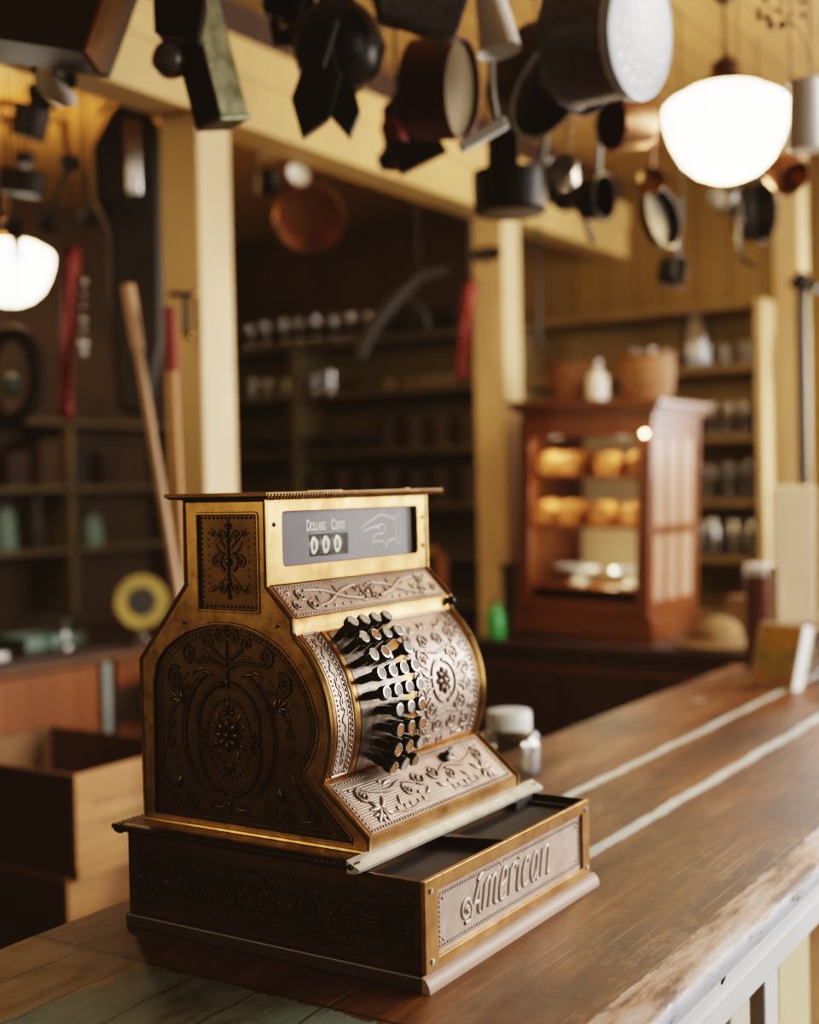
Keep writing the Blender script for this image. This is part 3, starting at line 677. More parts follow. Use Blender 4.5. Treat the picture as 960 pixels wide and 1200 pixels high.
# ---- keys: one built, the others copied with their caps
def build_keys():
    def cap_bm(r0, r1, z0, z1, seg=18): return lathe(B(), [(r0, z0), (r0, z1), (r1, z1)] if r1 else [(r0, z0), (r0, z1)], seg)
    def make(orange):
        bm = B(); box(bm, -.0026, .0026, -.0048, .0048, -.006, .0225); lathe(bm, [(.004, .018), (.0080, .0215), (.0084, .0235), (.0084, .0288), (.0078, .0296)], 18)
        k = obj('key', bm, 'rod', R0)
        bm = B(); lathe(bm, [(.0078, .0294), (.0076, .0306), (.0064, .0308), (.0060, .0300)], 20, caps=False); r_ = obj('key_ring', bm, 'silver', k)
        bm = B(); lathe(bm, [(.0061, .0294), (.0061, .0301)], 18); obj('key_disc', bm, 'paperorange' if orange else 'paper', k)
        return k
    protos = {0: None, 1: None}
    orange = {(1, 1), (2, 1), (6, 0), (6, 1), (7, 1), (7, 0), (8, 1), (6, 2), (8, 3), (5, 3), (6, 3), (7, 2)}
    for r in range(9):
        ang = 44.6 - 8.15 * r
        for c in range(4):
            if (r >= 5 and c == 0) or (r == 2 and c == 2): continue
            o = 1 if (r, c) in orange else 0
            if protos[o] is None: k = protos[o] = make(o)
            else: k = dup(protos[o], (0, 0, 0))
            a = math.radians(ang); n = V((0, -math.cos(a), math.sin(a)))
            p = V((.0995 + .0238 * c + .0006 * r * (r < 5), CY - RB * math.cos(a), CZ + RB * math.sin(a)))
            mt = Matrix((V((1, 0, 0)), n.cross(V((1, 0, 0))), n)).transposed().to_4x4(); mt.translation = p
            k.parent = R0; k.matrix_local = mt
    # two bare pegs where a cap is missing, and dark slot plate
    for dz in (0, -6):
        a = math.radians(27.5 + dz); n = V((0, -math.cos(a), math.sin(a)))
        bm = B(); box(bm, -.002, .002, -.0045, .0045, -.004, .020); pg = obj('bare_key_peg', bm, 'silver', R0)
        mt = Matrix((V((1, 0, 0)), n.cross(V((1, 0, 0))), n)).transposed().to_4x4(); mt.translation = V((.1475, CY - RB * math.cos(a), CZ + RB * math.sin(a))); pg.matrix_local = mt
    bm = B()
    for c in range(4):
        for j in range(24):
            a0 = math.radians(-25 + j * 3.15); a1 = math.radians(-25 + (j + 1) * 3.15); x = .0995 + .0238 * c
            for rr in (RB + .0007,):
                q = [bm.verts.new((x + dx, CY - rr * math.cos(a), CZ + rr * math.sin(a))) for a, dx in ((a0, -.0115), (a0, .0115), (a1, .0115), (a1, -.0115))]; bm.faces.new(q)
    obj('key_plate', bm, 'keyplate', R0)
build_keys()
# ================================================================== COUNTER
CT = thing('shop_counter', 'long worn wooden counter with white painted glazed front under the register', 'counter', (0, 0, TOP))
bm = B(); prof = [(.49, 0), (.49, -.035), (-.219, -.035), (-.226, -.030), (-.2285, -.021), (-.2275, -.010), (-.222, -.0035), (-.210, 0)]
prism(bm, prof, lambda y, z: V((-.75, y, z)), lambda y, z: V((2.42, y, z))); ctop = obj('countertop', bm, 'counter', CT)
bm = B(); box(bm, -.7, 2.38, -.215, -.19, -.098, -.035); box(bm, -.7, 2.38, -.215, -.195, -.95, -.80)
xs = [-.67, -.10, .472, 1.04, 1.61, 2.08, 2.35]
for x in xs: box(bm, x - .027, x + .027, -.213, -.192, -.80, -.078)
box(bm, -.7, 2.38, -.218, -.19, -.066, -.060)
obj('front_frame', bm, 'whitepaint', CT, smooth=False, bevel=.003)
bm = B(); box(bm, -.7, 2.38, .44, .46, -.95, -.035); box(bm, -.7, -.68, -.19, .44, -.95, -.035); box(bm, 2.36, 2.38, -.19, .44, -.95, -.035); box(bm, -.68, 2.36, -.19, .44, -.60, -.585); box(bm, -.68, 2.36, -.19, .44, -.94, -.92)
obj('carcass', bm, 'crate', CT, smooth=False)
for a, b in zip(xs, xs[1:]):
    bm = B(); box(bm, a + .027, b - .027, -.205, -.202, -.80, -.098); obj('glass_pane', bm, 'pane', CT, smooth=False)
bm = B(); box(bm, .30, .34, -.2325, -.2285, -.022, -.018) if 0 else tube(bm, [(.281, -.2155, -.047), (.286, -.2155, -.041), (.291, -.2155, -.036)], [.0012, .0032, .0022], 6); obj('chipped_notch', bm, 'black', CT)
# goods behind the counter glass
for i, (x, w, h, mt) in enumerate(((.365, .055, .46, 'orangestick'), (.53, .15, .48, 'enamel'), (.74, .16, .44, 'card'))):
    bm = B(); box(bm, x, x + w, -.14, -.14 + .11, TOP - .585, TOP - .585 + h * .98)
    lab = ['narrow orange brown wooden box nearest the glass corner under the counter', 'white carton behind the counter glass', 'cream carton further along behind the counter glass'][i]
    o = thing('storage_box', lab, 'box', (0, 0, 0)); obj('box_body', bm, mt, o, smooth=False, bevel=.004)
    bm = B(); box(bm, x - .004, x + w + .004, -.144, -.026, TOP - .585 + h * .98, TOP - .585 + h * .98 + .02); obj('box_lid', bm, mt, o, smooth=False, bevel=.003)
# ================================================================== ROOM SHELL
ZC = 2.76; XW = 4.12; YW = 3.72
bm = B(); box(bm, -3, XW + .1, -3.4, YW + .1, -.06, 0); struct('floor', bm, 'floor', smooth=False)
bm = B(); box(bm, -1.2, XW + .1, -1.2, YW + .1, ZC, ZC + .06); struct('ceiling', bm, 'ceil', smooth=False)
bm = B(); box(bm, XW, XW + .1, -1.2, 2.05, 0, ZC); struct('wall_back', bm, 'wallb', smooth=False)
bm = B(); box(bm, XW, XW + .1, 2.05, YW + .1, 0, ZC); struct('wall_back_shaded', bm, 'walll', smooth=False)  # rest of the back wall, the room's dimness put into its colour
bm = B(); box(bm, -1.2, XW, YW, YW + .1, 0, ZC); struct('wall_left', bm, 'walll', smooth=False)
bm = B(); box(bm, -.9, XW, 1.5, 1.63, 2.432, 2.66); box(bm, -.9, XW, 1.488, 1.5, 2.56, 2.66); struct('trim_1', bm, 'creambeam', smooth=False, bevel=.006)
bm = B(); box(bm, -.9, XW, 1.52, 1.61, 2.66, ZC); struct('trim_2', bm, 'dkwood', smooth=False)  # dark strip for the shadow gap between beam and ceiling
for i, x in enumerate((1.373, 2.99)):
    bm = B(); box(bm, x, x + .13, 1.5, 1.63, 0, 2.432)
    struct('trim_%d' % (i + 3), bm, 'cream', smooth=False, bevel=.008)
bm = B(); box(bm, 3.62, 3.72, .62, .72, 0, ZC); struct('trim_5', bm, 'cream', smooth=False, bevel=.008)
bm = B()
for a, b in ((-.37, -.32), (.06, .09), (.48, .53)): box(bm, XW - .03, XW, a, b, 1.0, 2.25)
for a, b in ((1.0, 1.06), (1.60, 1.63), (2.19, 2.25)): box(bm, XW - .03, XW, -.37, .53, a, b)
struct('unseen_window', bm, 'cream', smooth=False)  # frame added out of view around the counter's glare lamp
# ================================================================== SHELVING ON THE BACK WALL
SZ = (.95, 1.165, 1.39, 1.645, 1.92, 2.165)
def shelving(label, mat, y0, y1, ups):
    t = thing('wall_shelving', label, 'shelf', (3.85, 0, 0))
    for z in SZ:
        bm = B(); box(bm, 0, .26, y0, y1, z - .025, z); obj('shelf_board', bm, mat, t, smooth=False, bevel=.003)
    for y in ups:
        bm = B(); box(bm, -.004, .26, y - .018, y + .018, 0, 2.165); obj('upright', bm, mat, t, smooth=False)
    bm = B(); box(bm, .255, .262, y0, y1, 0, 2.14); obj('back_boards', bm, mat, t, smooth=False)
    return t
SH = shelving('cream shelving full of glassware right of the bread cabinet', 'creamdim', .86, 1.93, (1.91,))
shelving('long dim shelving along the back wall seen between the posts', 'creamshade', 1.935, 3.7, (1.955, 3.12))
# end panel with a curved cut-out
bm = B(); hole = [(.09, .9), (.15, .9), (.15, 1.75)] + [(.15 - .05 * (1 - math.cos(t * PI / 16)), 1.75 + .30 * math.sin(t * PI / 16)) for t in range(1, 9)] + [(.075, 2.02), (.07, 1.9), (.085, 1.8)]
holed(bm, [(-.01, 0), (.262, 0), (.262, 2.165), (-.01, 2.165)], [hole], lambda x, z: V((x, .83, z)), lambda x, z: V((x, .86, z))); obj('end_panel', bm, 'cream', SH, smooth=False)
bm = B(); box(bm, .09, .15, .848, .856, .88, 2.08); obj('dark_backing', bm, 'black', SH, smooth=False)
# ---- glassware, one of each kind then copies
def prof_obj(name, prof, mat, seg=16): return lathe(B(), prof, seg), mat
G = {
 'tumbler': ([(.024, 0), (.030, .09), (.0285, .09), (.0225, .005), (0, .005)], 'glassy'),
 'wine_glass': ([(.028, 0), (.026, .004), (.004, .008), (.004, .055), (.020, .07), (.029, .095), (.026, .13), (.0245, .13), (.027, .095), (0, .068)], 'glassy'),
 'glass_jar': ([(.036, 0), (.040, .01), (.040, .11), (.028, .135), (.028, .15), (.026, .15), (.026, .135), (.038, .108), (.038, .012), (0, .008)], 'glassy'),
 'teacup': ([(.022, 0), (.024, .006), (.036, .045), (.040, .06), (.038, .06), (.033, .044), (0, .008)], 'creamdim'),
 'storage_tin': ([(.05, 0), (.05, .12), (.053, .12), (.053, .14), (.045, .147), (0, .147)], 'walll'),
 'bowl': ([(.03, 0), (.032, .006), (.07, .05), (.078, .07), (.075, .07), (.065, .05), (0, .01)], 'steel'),
}
proto = {}
def put(kind, loc, label, group, scale=1.0, cat='glass'):
    if kind not in proto:
        pr, mt = G[kind]; o = obj(kind, lathe(B(), pr, 16), mt); proto[kind] = o; o['category'] = cat
    else:
        o = proto[kind].copy(); col.objects.link(o)
    o.location = loc; o.scale = (scale,) * 3; tag(o, label, cat, group); return o
def row(kind, shelf, y0, y1, n, label, group, sc_=1.0, cat='glass', x=3.93, jit=.012):
    for i in range(n):
        y = y0 + (y1 - y0) * i / max(1, n - 1)
        put(kind, (x + random.uniform(-jit, jit), y + random.uniform(-jit, jit) * .6, shelf), label, group, sc_ * random.uniform(.94, 1.06), cat)
row('tumbler', 1.92, .93, 1.40, 7, 'clear tumbler in the row on the second shelf, right of the middle post', 'tumblers on the second shelf at right', 1.0)
row('wine_glass', 1.645, .93, 1.30, 6, 'stemmed glass on the third shelf right of the bread cabinet', 'stemmed glasses on the third shelf', 1.0)
row('tumbler', 1.645, .92, 1.24, 6, 'short clear tumbler behind the stemmed glasses on the third shelf', 'tumblers on the third shelf', .9, x=4.04)
row('wine_glass', 1.39, .93, 1.22, 5, 'stemmed glass on the fourth shelf beside the bread cabinet', 'stemmed glasses on the fourth shelf', 1.0)
row('glass_jar', 1.39, .95, 1.22, 4, 'rounded glass jar at the back of the fourth shelf', 'jars on the fourth shelf', 1.0, 'jar', 4.04)
row('glass_jar', 1.165, .92, 1.22, 5, 'rounded glass jar on the low shelf beside the bread cabinet', 'jars on the low shelf', 1.0, 'jar')
row('wine_glass', 2.165, 2.72, 3.45, 8, 'stemmed glass on the top shelf seen between the posts', 'glasses on the top shelf between the posts', 1.0)
row('teacup', 1.92, 2.30, 2.62, 6, 'small cream cup on the second shelf between the posts', 'cream cups on the second shelf', .8, 'cup')
row('tumbler', 1.92, 2.95, 3.45, 6, 'clear tumbler on the second shelf beside the near post', 'tumblers on the second shelf between the posts', 1.1)
row('storage_tin', 1.645, 2.06, 2.62, 5, 'round dark brown tin on the third shelf between the posts', 'tins on the third shelf between the posts', 1.0, 'tin', jit=.005)
row('bowl', 1.645, 2.75, 3.45, 5, 'dull metal bowl on the third shelf beside the near post', 'bowls on the third shelf', 1.0, 'bowl', jit=.004)
row('storage_tin', 1.39, 2.06, 3.03, 8, 'round dark brown tin on the fourth shelf between the posts', 'tins on the fourth shelf between the posts', 1.1, 'tin', jit=.005)
row('bowl', 2.165, 2.05, 2.22, 2, 'dull metal bowl on the top shelf left of the middle post', 'bowls on the top shelf', 1.2, 'bowl', jit=.004)
put('glass_jar', (3.93, 1.13, 1.92 + 0), 'tall clear jar standing alone under the top shelf at right', None, 1.45, 'jar')
# ================================================================== BREAD CABINET AND SIDEBOARD
TILT = math.radians(2.0)
SB = thing('sideboard', 'long dark sideboard with a thin red edge carrying the bread cabinet', 'sideboard', (2.65, .9, 0))
bm = B(); box(bm, -.02, .62, -.42, .56, .925, .955); obj('sideboard_top', bm, 'dkwood', SB, smooth=False, bevel=.004)
bm = B(); box(bm, -.014, .0, -.42, .56, .862, .874); obj('red_moulding', bm, 'mahog', SB, smooth=False)
bm = B(); box(bm, 0, .6, -.40, .54, 0, .925); obj('sideboard_body', bm, 'dkwood', SB, smooth=False)
for y in (-.38, -.06, .25):
    bm = B(); box(bm, -.012, 0, y, y + .28, .08, .84); d = obj('sideboard_door', bm, 'dkwood', SB, smooth=False, bevel=.006)
    bm = B(); ball(bm, (-.02, y + .25, .55), .012); obj('door_knob', bm, 'bronze', d)
BC = thing('bread_cabinet', 'reddish wooden glass-fronted cabinet filled with loaves, on the dark sideboard', 'cabinet', (2.75, .87, .955), None, (TILT, 0, 0))
W_, D_, H_ = .475, .42, .775
def part(name, mat, boxes, bevel=.003, parent=BC):
    bm = B()
    for b in boxes: box(bm, *b)
    return obj(name, bm, mat, parent, smooth=False, bevel=bevel)
part('cabinet_base', 'mahog', [(-.015, D_ + .01, -.015, W_ + .015, 0, .075)])
part('cabinet_top', 'mahog', [(0, D_, 0, W_, .70, .735), (-.02, D_ + .015, -.02, W_ + .025, .735, .755), (-.035, D_ + .02, -.035, W_ + .04, .755, .775)])
for x in (0, D_ - .035):
    for y in (0, W_ - .045): part('corner_post', 'mahog', [(x, x + .035, y, y + .045, .075, .70)])
part('back_panel', 'card', [(D_ - .012, D_, .045, W_ - .045, .075, .70)])
part('left_side', 'mahog', [(.035, D_ - .035, W_ - .02, W_ - .005, .075, .70)])
dr = part('door', 'mahog', [(-.012, 0, .0, .048, .08, .70), (-.012, 0, W_ - .05, W_, .08, .70), (-.012, 0, .048, W_ - .05, .08, .12), (-.012, 0, .048, W_ - .05, .655, .70)])
part('door_glass', 'pane', [(-.007, -.004, .048, W_ - .05, .12, .655)], 0, dr)
bm = B(); ball(bm, (-.022, W_ - .025, .40), .011); obj('door_knob', bm, 'bronze', dr)
sd = part('side_frame', 'mahog', [(.035, D_ - .035, .002, .02, .075, .13), (.035, D_ - .035, .002, .02, .655, .70), (.035, D_ - .035, .002, .02, .34, .375)] + [(x, x + .03, .002, .02, .13, .655) for x in (.125, .24)])
for x in (.035, .155, .27):
    for z0, z1 in ((.13, .34), (.375, .655)): part('side_panel', M['lightstreak'], [(x, x + (.09 if x < .2 else .115), .008, .012, z0, z1)], 0, sd)
for z in (.165, .37, .535): part('shelf_board', 'mahog', [(.02, D_ - .015, .02, W_ - .02, z - .012, z)], .002)
def cabpos(x, y, z): return BC.location + Matrix.Rotation(TILT, 3, 'X') @ V((x, y, z))
def loaf(loc, label, i):
    bm = B(); pts = []
    n = 12; T = Matrix.Rotation(random.uniform(-.3, .3), 4, 'Z')
    prof = [(.036, .0), (.040, .012), (.039, .030), (.046, .042), (.047, .055), (.038, .070), (.02, .077), (-.02, .077), (-.038, .070), (-.047, .055), (-.046, .042), (-.039, .030), (-.040, .012), (-.036, 0)]
    rings = []
    for k in range(9):
        x = -.085 + .17 * k / 8; s_ = .80 + .2 * math.sin(PI * k / 8) ** .5
        rings.append([bm.verts.new(T @ V((x, y * s_, z * (s_ if z > .03 else 1)))) for y, z in prof])
    for a, b in zip(rings, rings[1:]):
        for k in range(len(prof)): bm.faces.new((a[k], a[(k + 1) % len(prof)], b[(k + 1) % len(prof)], b[k]))
    bm.faces.new(rings[0][::-1]); bm.faces.new(rings[-1])
    o = obj('bread_loaf', bm, 'bread'); o.location = loc; o.rotation_euler = (TILT, 0, 0); return tag(o, label, 'bread', 'loaves in the bread cabinet')
pos = ('first', 'second', 'third', 'fourth')
for zi, (z, rowname) in enumerate(((.535, 'upper'), (.37, 'lower'))):
    for i, y in enumerate((.405, .305, .20, .085) if zi == 0 else (.415, .31, .205, .075)):
        loaf(cabpos(.13, y, z), '%s golden loaf from the left on the %s bread shelf' % (pos[i], rowname), i)
def cake_plate(y, label):
    t = thing('cake_stand', label, 'cake stand', cabpos(.16, y, .165), 'cake stands in the bread cabinet', (TILT, 0, 0))
    obj('stem', lathe(B(), [(.04, 0), (.035, .006), (.009, .015), (.009, .035), (.02, .042)], 16), 'enamel', t)
    obj('dish', lathe(B(), [(.02, .041), (.07, .043), (.078, .056), (.075, .057), (.066, .048), (0, .047)], 24), 'palecolander', t)
cake_plate(.33, 'pale blue-white cake stand at left below the bread shelves'); cake_plate(.13, 'pale blue-white cake stand at right below the bread shelves')
for i, y in enumerate((.405, .35)):
    bm = B(); ball(bm, (0, 0, .022), .022, 1, 1, 1); o = obj('brass_knob', bm, 'gold'); o.location = cabpos(.06, y, .075); tag(o, 'small shiny brass ball at the cabinet floor, %s of the pair' % ('left' if i == 0 else 'right'), 'ornament', 'brass balls in the cabinet')
# on top of the cabinet
def basket(y, r, h, label):
    t = thing('wicker_basket', label, 'basket', cabpos(.2, y, .775), 'baskets on the bread cabinet', (TILT, 0, 0))
    obj('basket_body', lathe(B(), [(r * .82, 0), (r * .98, h * .3), (r, h * .75), (r * .94, h), (r * .86, h), (r * .9, h * .7), (0, .02)], 24), 'wicker', t)
    bm = B(); tube(bm, [(r * .94 * math.cos(2 * PI * k / 24), r * .94 * math.sin(2 * PI * k / 24), h) for k in range(24)], .008, 6, closed=True); obj('rim', bm, 'wicker', t)
basket(.385, .082, .125, 'round brown wicker basket on the left of the cabinet top'); basket(.055 + .055, .095, .15, 'larger round brown wicker basket on the right of the cabinet top')
t = thing('white_bottle', 'small white stoneware bottle with narrow neck between the two baskets', 'bottle', cabpos(.10, .24, .775), None, (TILT, 0, 0))
obj('bottle_body', lathe(B(), [(.034, 0), (.037, .01), (.037, .075), (.028, .092), (.014, .10), (.012, .115)], 20), 'enamel', t); obj('stopper', lathe(B(), [(.010, .112), (.013, .118), (.012, .135), (0, .137)], 14), 'silver', t)
t = thing('cabinet_glow', 'small bright bulb on the right corner post of the bread cabinet', 'lamp', cabpos(-.018, .018, .665)); bm = B(); ball(bm, (-.010, 0, 0), .008); obj('glow', bm, 'glow', t); obj('glow_stub', lathe(B(), [(.008, 0), (.008, .018)], 12, axis_mat((1, 0, 0))), 'bronze', t)  # emissive ball at a bright spot on the corner post
# things left and right of the cabinet on the sideboard
t = thing('green_bottle', 'squat bright green glass bottle left of the bread cabinet', 'bottle', (2.70, 1.40, .955)); obj('bottle_body', lathe(B(), [(.030, .0), (.032, .01), (.032, .075), (.014, .10), (.014, .12), (0, .12)], 16), 'green', t); obj('cork', lathe(B(), [(.011, .118), (.012, .135), (0, .136)], 12), 'tan', t)
t = thing('dark_box', 'tall black box standing beside the left side of the bread cabinet', 'box', (2.86, 1.375, .955)); bm = B(); box(bm, -.05, .1, 0, .06, 0, .22); obj('box_body', bm, 'black', t, smooth=False, bevel=.004); bm = B(); box(bm, -.055, .105, -.005, .065, .22, .24); obj('box_lid', bm, 'black', t, smooth=False)
t = thing('felt_hat', 'tan felt hat lying on the sideboard right of the bread cabinet', 'hat', (2.78, .66, .955)); bm = B(); lathe(bm, [(.135, .004), (.137, .010), (.095, .016), (.09, .03)], 26, caps=False); obj('brim', bm, 'tan', t); bm = B(); ball(bm, (0, 0, .035), .09, 1, .85, .62, 20); obj('crown', bm, 'tan', t)
t = thing('small_carton', 'tan carton behind the felt hat', 'box', (3.05, .60, .955)); bm = B(); box(bm, 0, .12, -.09, .12, 0, .11); obj('box_body', bm, 'tan', t, smooth=False); bm = B(); box(bm, -.004, .124, -.094, .124, .11, .125); obj('box_lid', bm, 'crated', t, smooth=False)
# table between the posts behind the register
t = thing('back_table', 'dark wooden table in the dim room between the posts', 'table', (2.2, 1.75, 0)); bm = B(); box(bm, 0, 1.3, 0, .6, .84, .88); obj('tabletop', bm, 'dkwood', t, smooth=False)
for x in (.04, 1.2):
    for y in (.04, .5): bm = B(); box(bm, x, x + .06, y, y + .06, 0, .84); obj('leg', bm, 'dkwood', t, smooth=False)
t = thing('wooden_rack', 'narrow upright brown wooden rack left of the green bottle', 'frame', (3.0, 1.78, .88)); bm = B(); box(bm, 0, .03, 0, .03, 0, .36); box(bm, 0, .03, .30, .33, 0, .36); box(bm, 0, .03, 0, .33, .33, .36); obj('rack_rail', bm, 'orangestick', t, smooth=False, bevel=.004); bm = B(); box(bm, .012, .018, .03, .30, .0, .33); obj('rack_panel', bm, 'dkwood', t, smooth=False)
bm = B(); ball(bm, (0, 0, .045), .045); o = obj('yellow_ball', bm, 'yellow'); o.location = (2.75, 1.80, .88); tag(o, 'dull yellow ball on the dark back table', 'ball')
t = thing('table_glow', 'small glowing ball low behind the right side of the register', 'lamp', (2.62, 1.78, .88)); obj('glow_base', lathe(B(), [(.03, 0), (.03, .01), (.01, .02), (.01, .04)], 14), 'bronze', t); bm = B(); ball(bm, (0, 0, .055), .018); obj('glow', bm, 'glow', t)  # emissive ball on a small stand at a bright blurred spot
# ================================================================== COUNTER FAR END
t = thing('picture_stand', 'tilted white-edged card stand with an orange and yellow picture at the far counter end', 'card stand', (2.06, .27, TOP))
T = Matrix.Rotation(math.radians(-24), 4, 'Z') @ Matrix.Rotation(math.radians(17), 4, 'Y')
bm = B(); box(bm, 0, .034, -.065, .075, .002, .165, T); obj('stand_body', bm, 'white', t, smooth=False, bevel=.002)
s = NT('orange_print'); tc = s.n('TexCoord'); sp = s.n('SeparateXYZ'); s.l(tc.outputs['Object'], sp.inputs[0])
s.set(Base_Color=s.mix(.35, s.ramp(s.math('DIVIDE', sp.outputs[2], .16), [(.05, (.30, .07, .02)), (.22, (.30, .20, .05)), (.5, (.20, .19, .05)), (.7, (.42, .22, .02)), (1, (.46, .20, .01))]), s.ramp(s.noise(30), [(.4, (.1, .12, .04)), (.6, (.6, .35, .06))])), Roughness=.4); M['print'] = s.m
bm = B(); box(bm, -.002, .0, -.060, .070, .008, .160, T); obj('picture', bm, 'print', t, smooth=False)
t = thing('tall_notice', 'tall cream notice card standing at the far right end of the counter', 'notice', (2.36, .30, TOP)); T = Matrix.Rotation(math.radians(28), 4, 'Z') @ Matrix.Rotation(math.radians(-3), 4, 'Y')
bm = B(); box(bm, 0, .012, -.058, .058, .13, .50, T); obj('notice_board', bm, 'card', t, smooth=False, bevel=.004)
bm = B(); box(bm, .002, .01, -.01, .01, 0, .15, T); box(bm, -.04, .05, -.05, .05, 0, .012, T); obj('notice_foot', bm, 'steel', t, smooth=False)
t = thing('red_brown_canister', 'tall red-brown canister with a pale lid left of the tall notice', 'canister', (2.36, .395, TOP)); obj('canister_body', lathe(B(), [(.036, 0), (.036, .26)], 20), 'rust', t); obj('canister_lid', lathe(B(), [(.038, .258), (.038, .282), (.03, .29), (0, .29)], 20), 'palecolander', t)
t = thing('pale_booklet', 'narrow pale pink booklet leaning beside the tall notice', 'booklet', (2.30, .335, TOP)); bm = B(); box(bm, 0, .01, -.014, .014, 0, .285); obj('booklet_cover', bm, 'plinth', t, smooth=False); bm = B(); box(bm, .001, .009, -.012, .0155, .003, .282); obj('booklet_pages', bm, 'white', t, smooth=False)
t = thing('far_glass_jar', 'clear glass jar at the right edge behind the picture stand', 'jar', (2.25, .16, TOP)); obj('jar_body', lathe(B(), [(.05, 0), (.055, .01), (.055, .13), (.04, .15), (.038, .15), (.052, .128), (.052, .012), (0, .006)], 24), 'glassy', t); obj('jar_lid', lathe(B(), [(.042, .15), (.042, .172), (0, .175)], 24), 'silver', t)
t = thing('lidded_glass_jar', 'clear glass jar with a pale ribbed lid behind the right side of the register', 'jar', (.93, .40, TOP))
obj('jar_body', lathe(B(), [(.056, 0), (.060, .008), (.060, .055), (.054, .072), (.038, .084), (.036, .084), (.051, .070), (.057, .054), (.057, .010), (0, .006)], 28), 'jarglass', t)
obj('jar_lid', lathe(B(), [(.040, .082), (.0405, .090), (.039, .092), (.0405, .094), (.0405, .101), (.039, .103), (.0405, .105), (.039, .113), (.03, .115), (0, .115)], 28), 'palecolander', t)
# ================================================================== CRATES AT LEFT
def crate(x, y, z, w, l, h, label, stencil=False):
    t = thing('wooden_crate', label, 'crate', (x, y, z), 'stacked crates behind the counter')
    bm = B(); th = .014; nb = max(2, round(h / .11))
    for k in range(nb):
        a, b = h * k / nb + .001, h * (k + 1) / nb - .001
        box(bm, 0, w, 0, th, a, b)
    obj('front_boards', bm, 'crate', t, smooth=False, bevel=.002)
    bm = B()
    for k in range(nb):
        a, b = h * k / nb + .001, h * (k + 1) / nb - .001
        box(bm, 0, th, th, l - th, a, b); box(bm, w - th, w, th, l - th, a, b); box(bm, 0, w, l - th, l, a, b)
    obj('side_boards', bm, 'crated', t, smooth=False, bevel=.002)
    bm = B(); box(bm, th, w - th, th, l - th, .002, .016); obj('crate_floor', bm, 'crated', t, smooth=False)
    bm = B(); box(bm, -.006, w + .006, -.010, 0, .0, .022); obj('batten', bm, 'crate', t, smooth=False)
    if stencil:   # faint illegible stencilled marks, two rows
        for rw, (zz, n, hh) in enumerate(((.145, 9, .020), (.098, 8, .020))):
            A = Relief(Splane((0, -.0004, 0), (1, 0, 0), (0, 0, 1)))
            for k in range(n):
                u = .06 + rw * .02 + k * .027
                A.stroke([(u, zz), (u + random.uniform(-.003, .004), zz + hh * random.uniform(.5, 1))], .0022, hf=.1); A.stroke([(u + .008, zz + hh * .1), (u + random.uniform(.004, .014), zz + hh * random.uniform(.4, .9))], .0020, hf=.1)
            obj('stencil_mark', A.bm, 'walll', t)
crate(.83, 1.41, .637, .40, .52, .225, 'open weathered crate with faint stencilled marks, top of the stack left of the register', True)
crate(.815, 1.425, .36, .42, .52, .277, 'plain reddish crate directly beneath the stencilled crate')
crate(.80, 1.43, .0, .40, .54, .36, 'lowest crate of the stack, standing on the floor')
# ================================================================== LEFT BACK COUNTER AND ITS THINGS
t = thing('plank_bench', 'old counter with reddish plank front and pale post at left behind the crates', 'counter', (1.1, 2.5, 0))
bm = B(); box(bm, -.1, 1.8, -.03, .6, .925, .96); obj('bench_top', bm, 'dkwood', t, smooth=False, bevel=.005)
bm = B(); box(bm, -.1, 1.8, -.032, -.022, .915, .93); obj('top_edge', bm, 'crated', t, smooth=False)
bm = B(); box(bm, -.05, .85, 0, .02, 0, .90); obj('plank_front', bm, 'redpanel', t, smooth=False)
bm = B(); box(bm, .98, 1.75, .05, .07, 0, .90); obj('rear_planks', bm, 'redpanel', t, smooth=False)
bm = B(); box(bm, .865, .892, -.01, .03, 0, .90); obj('pale_post', bm, 'palepost', t, smooth=False)
bm = B(); box(bm, .90, 1.75, .02, .045, .68, .80); obj('cross_rail', bm, 'dkwood', t, smooth=False)
bm = B(); box(bm, 0, .12, 0, .08, 0, .02); o = obj('paper_stack', bm, 'white', smooth=False); o.location = (1.47, 2.52, .96); tag(o, 'small stack of white paper on the old counter at far left', 'paper')
t = thing('grey_green_tray', 'flat grey-green tray on the old counter right of the white paper', 'tray', (1.75, 2.62, .96)); bm = B(); box(bm, 0, .26, 0, .16, 0, .012); obj('tray_base', bm, 'teal', t, smooth=False); bm = B(); box(bm, 0, .26, 0, .008, .012, .04); box(bm, 0, .26, .152, .16, .012, .04); box(bm, 0, .008, .008, .152, .012, .04); box(bm, .252, .26, .008, .152, .012, .04); obj('tray_rim', bm, 'teal', t, smooth=False)
def candlestick(x, y, lab, s=1):
    t = thing('candlestick', lab, 'candlestick', (x, y, .96), 'metal candlesticks on the old counter'); obj('stick', lathe(B(), [(.032 * s, 0), (.03 * s, .006), (.008, .016), (.012, .05 * s), (.007, .07 * s), (.018, .10 * s), (.018, .115 * s)], 16), 'silver', t); obj('drip_pan', lathe(B(), [(.01, .112 * s), (.04, .118 * s), (.045, .128 * s), (.01, .122 * s)], 16), 'steel', t)
candlestick(2.17, 2.52, 'shiny candlestick in front of the yellow sign'); candlestick(1.86, 2.56, 'small shiny candlestick behind the grey-green tray', .8); candlestick(1.40, 2.55, 'candlestick at the left edge beside the white paper', .7)
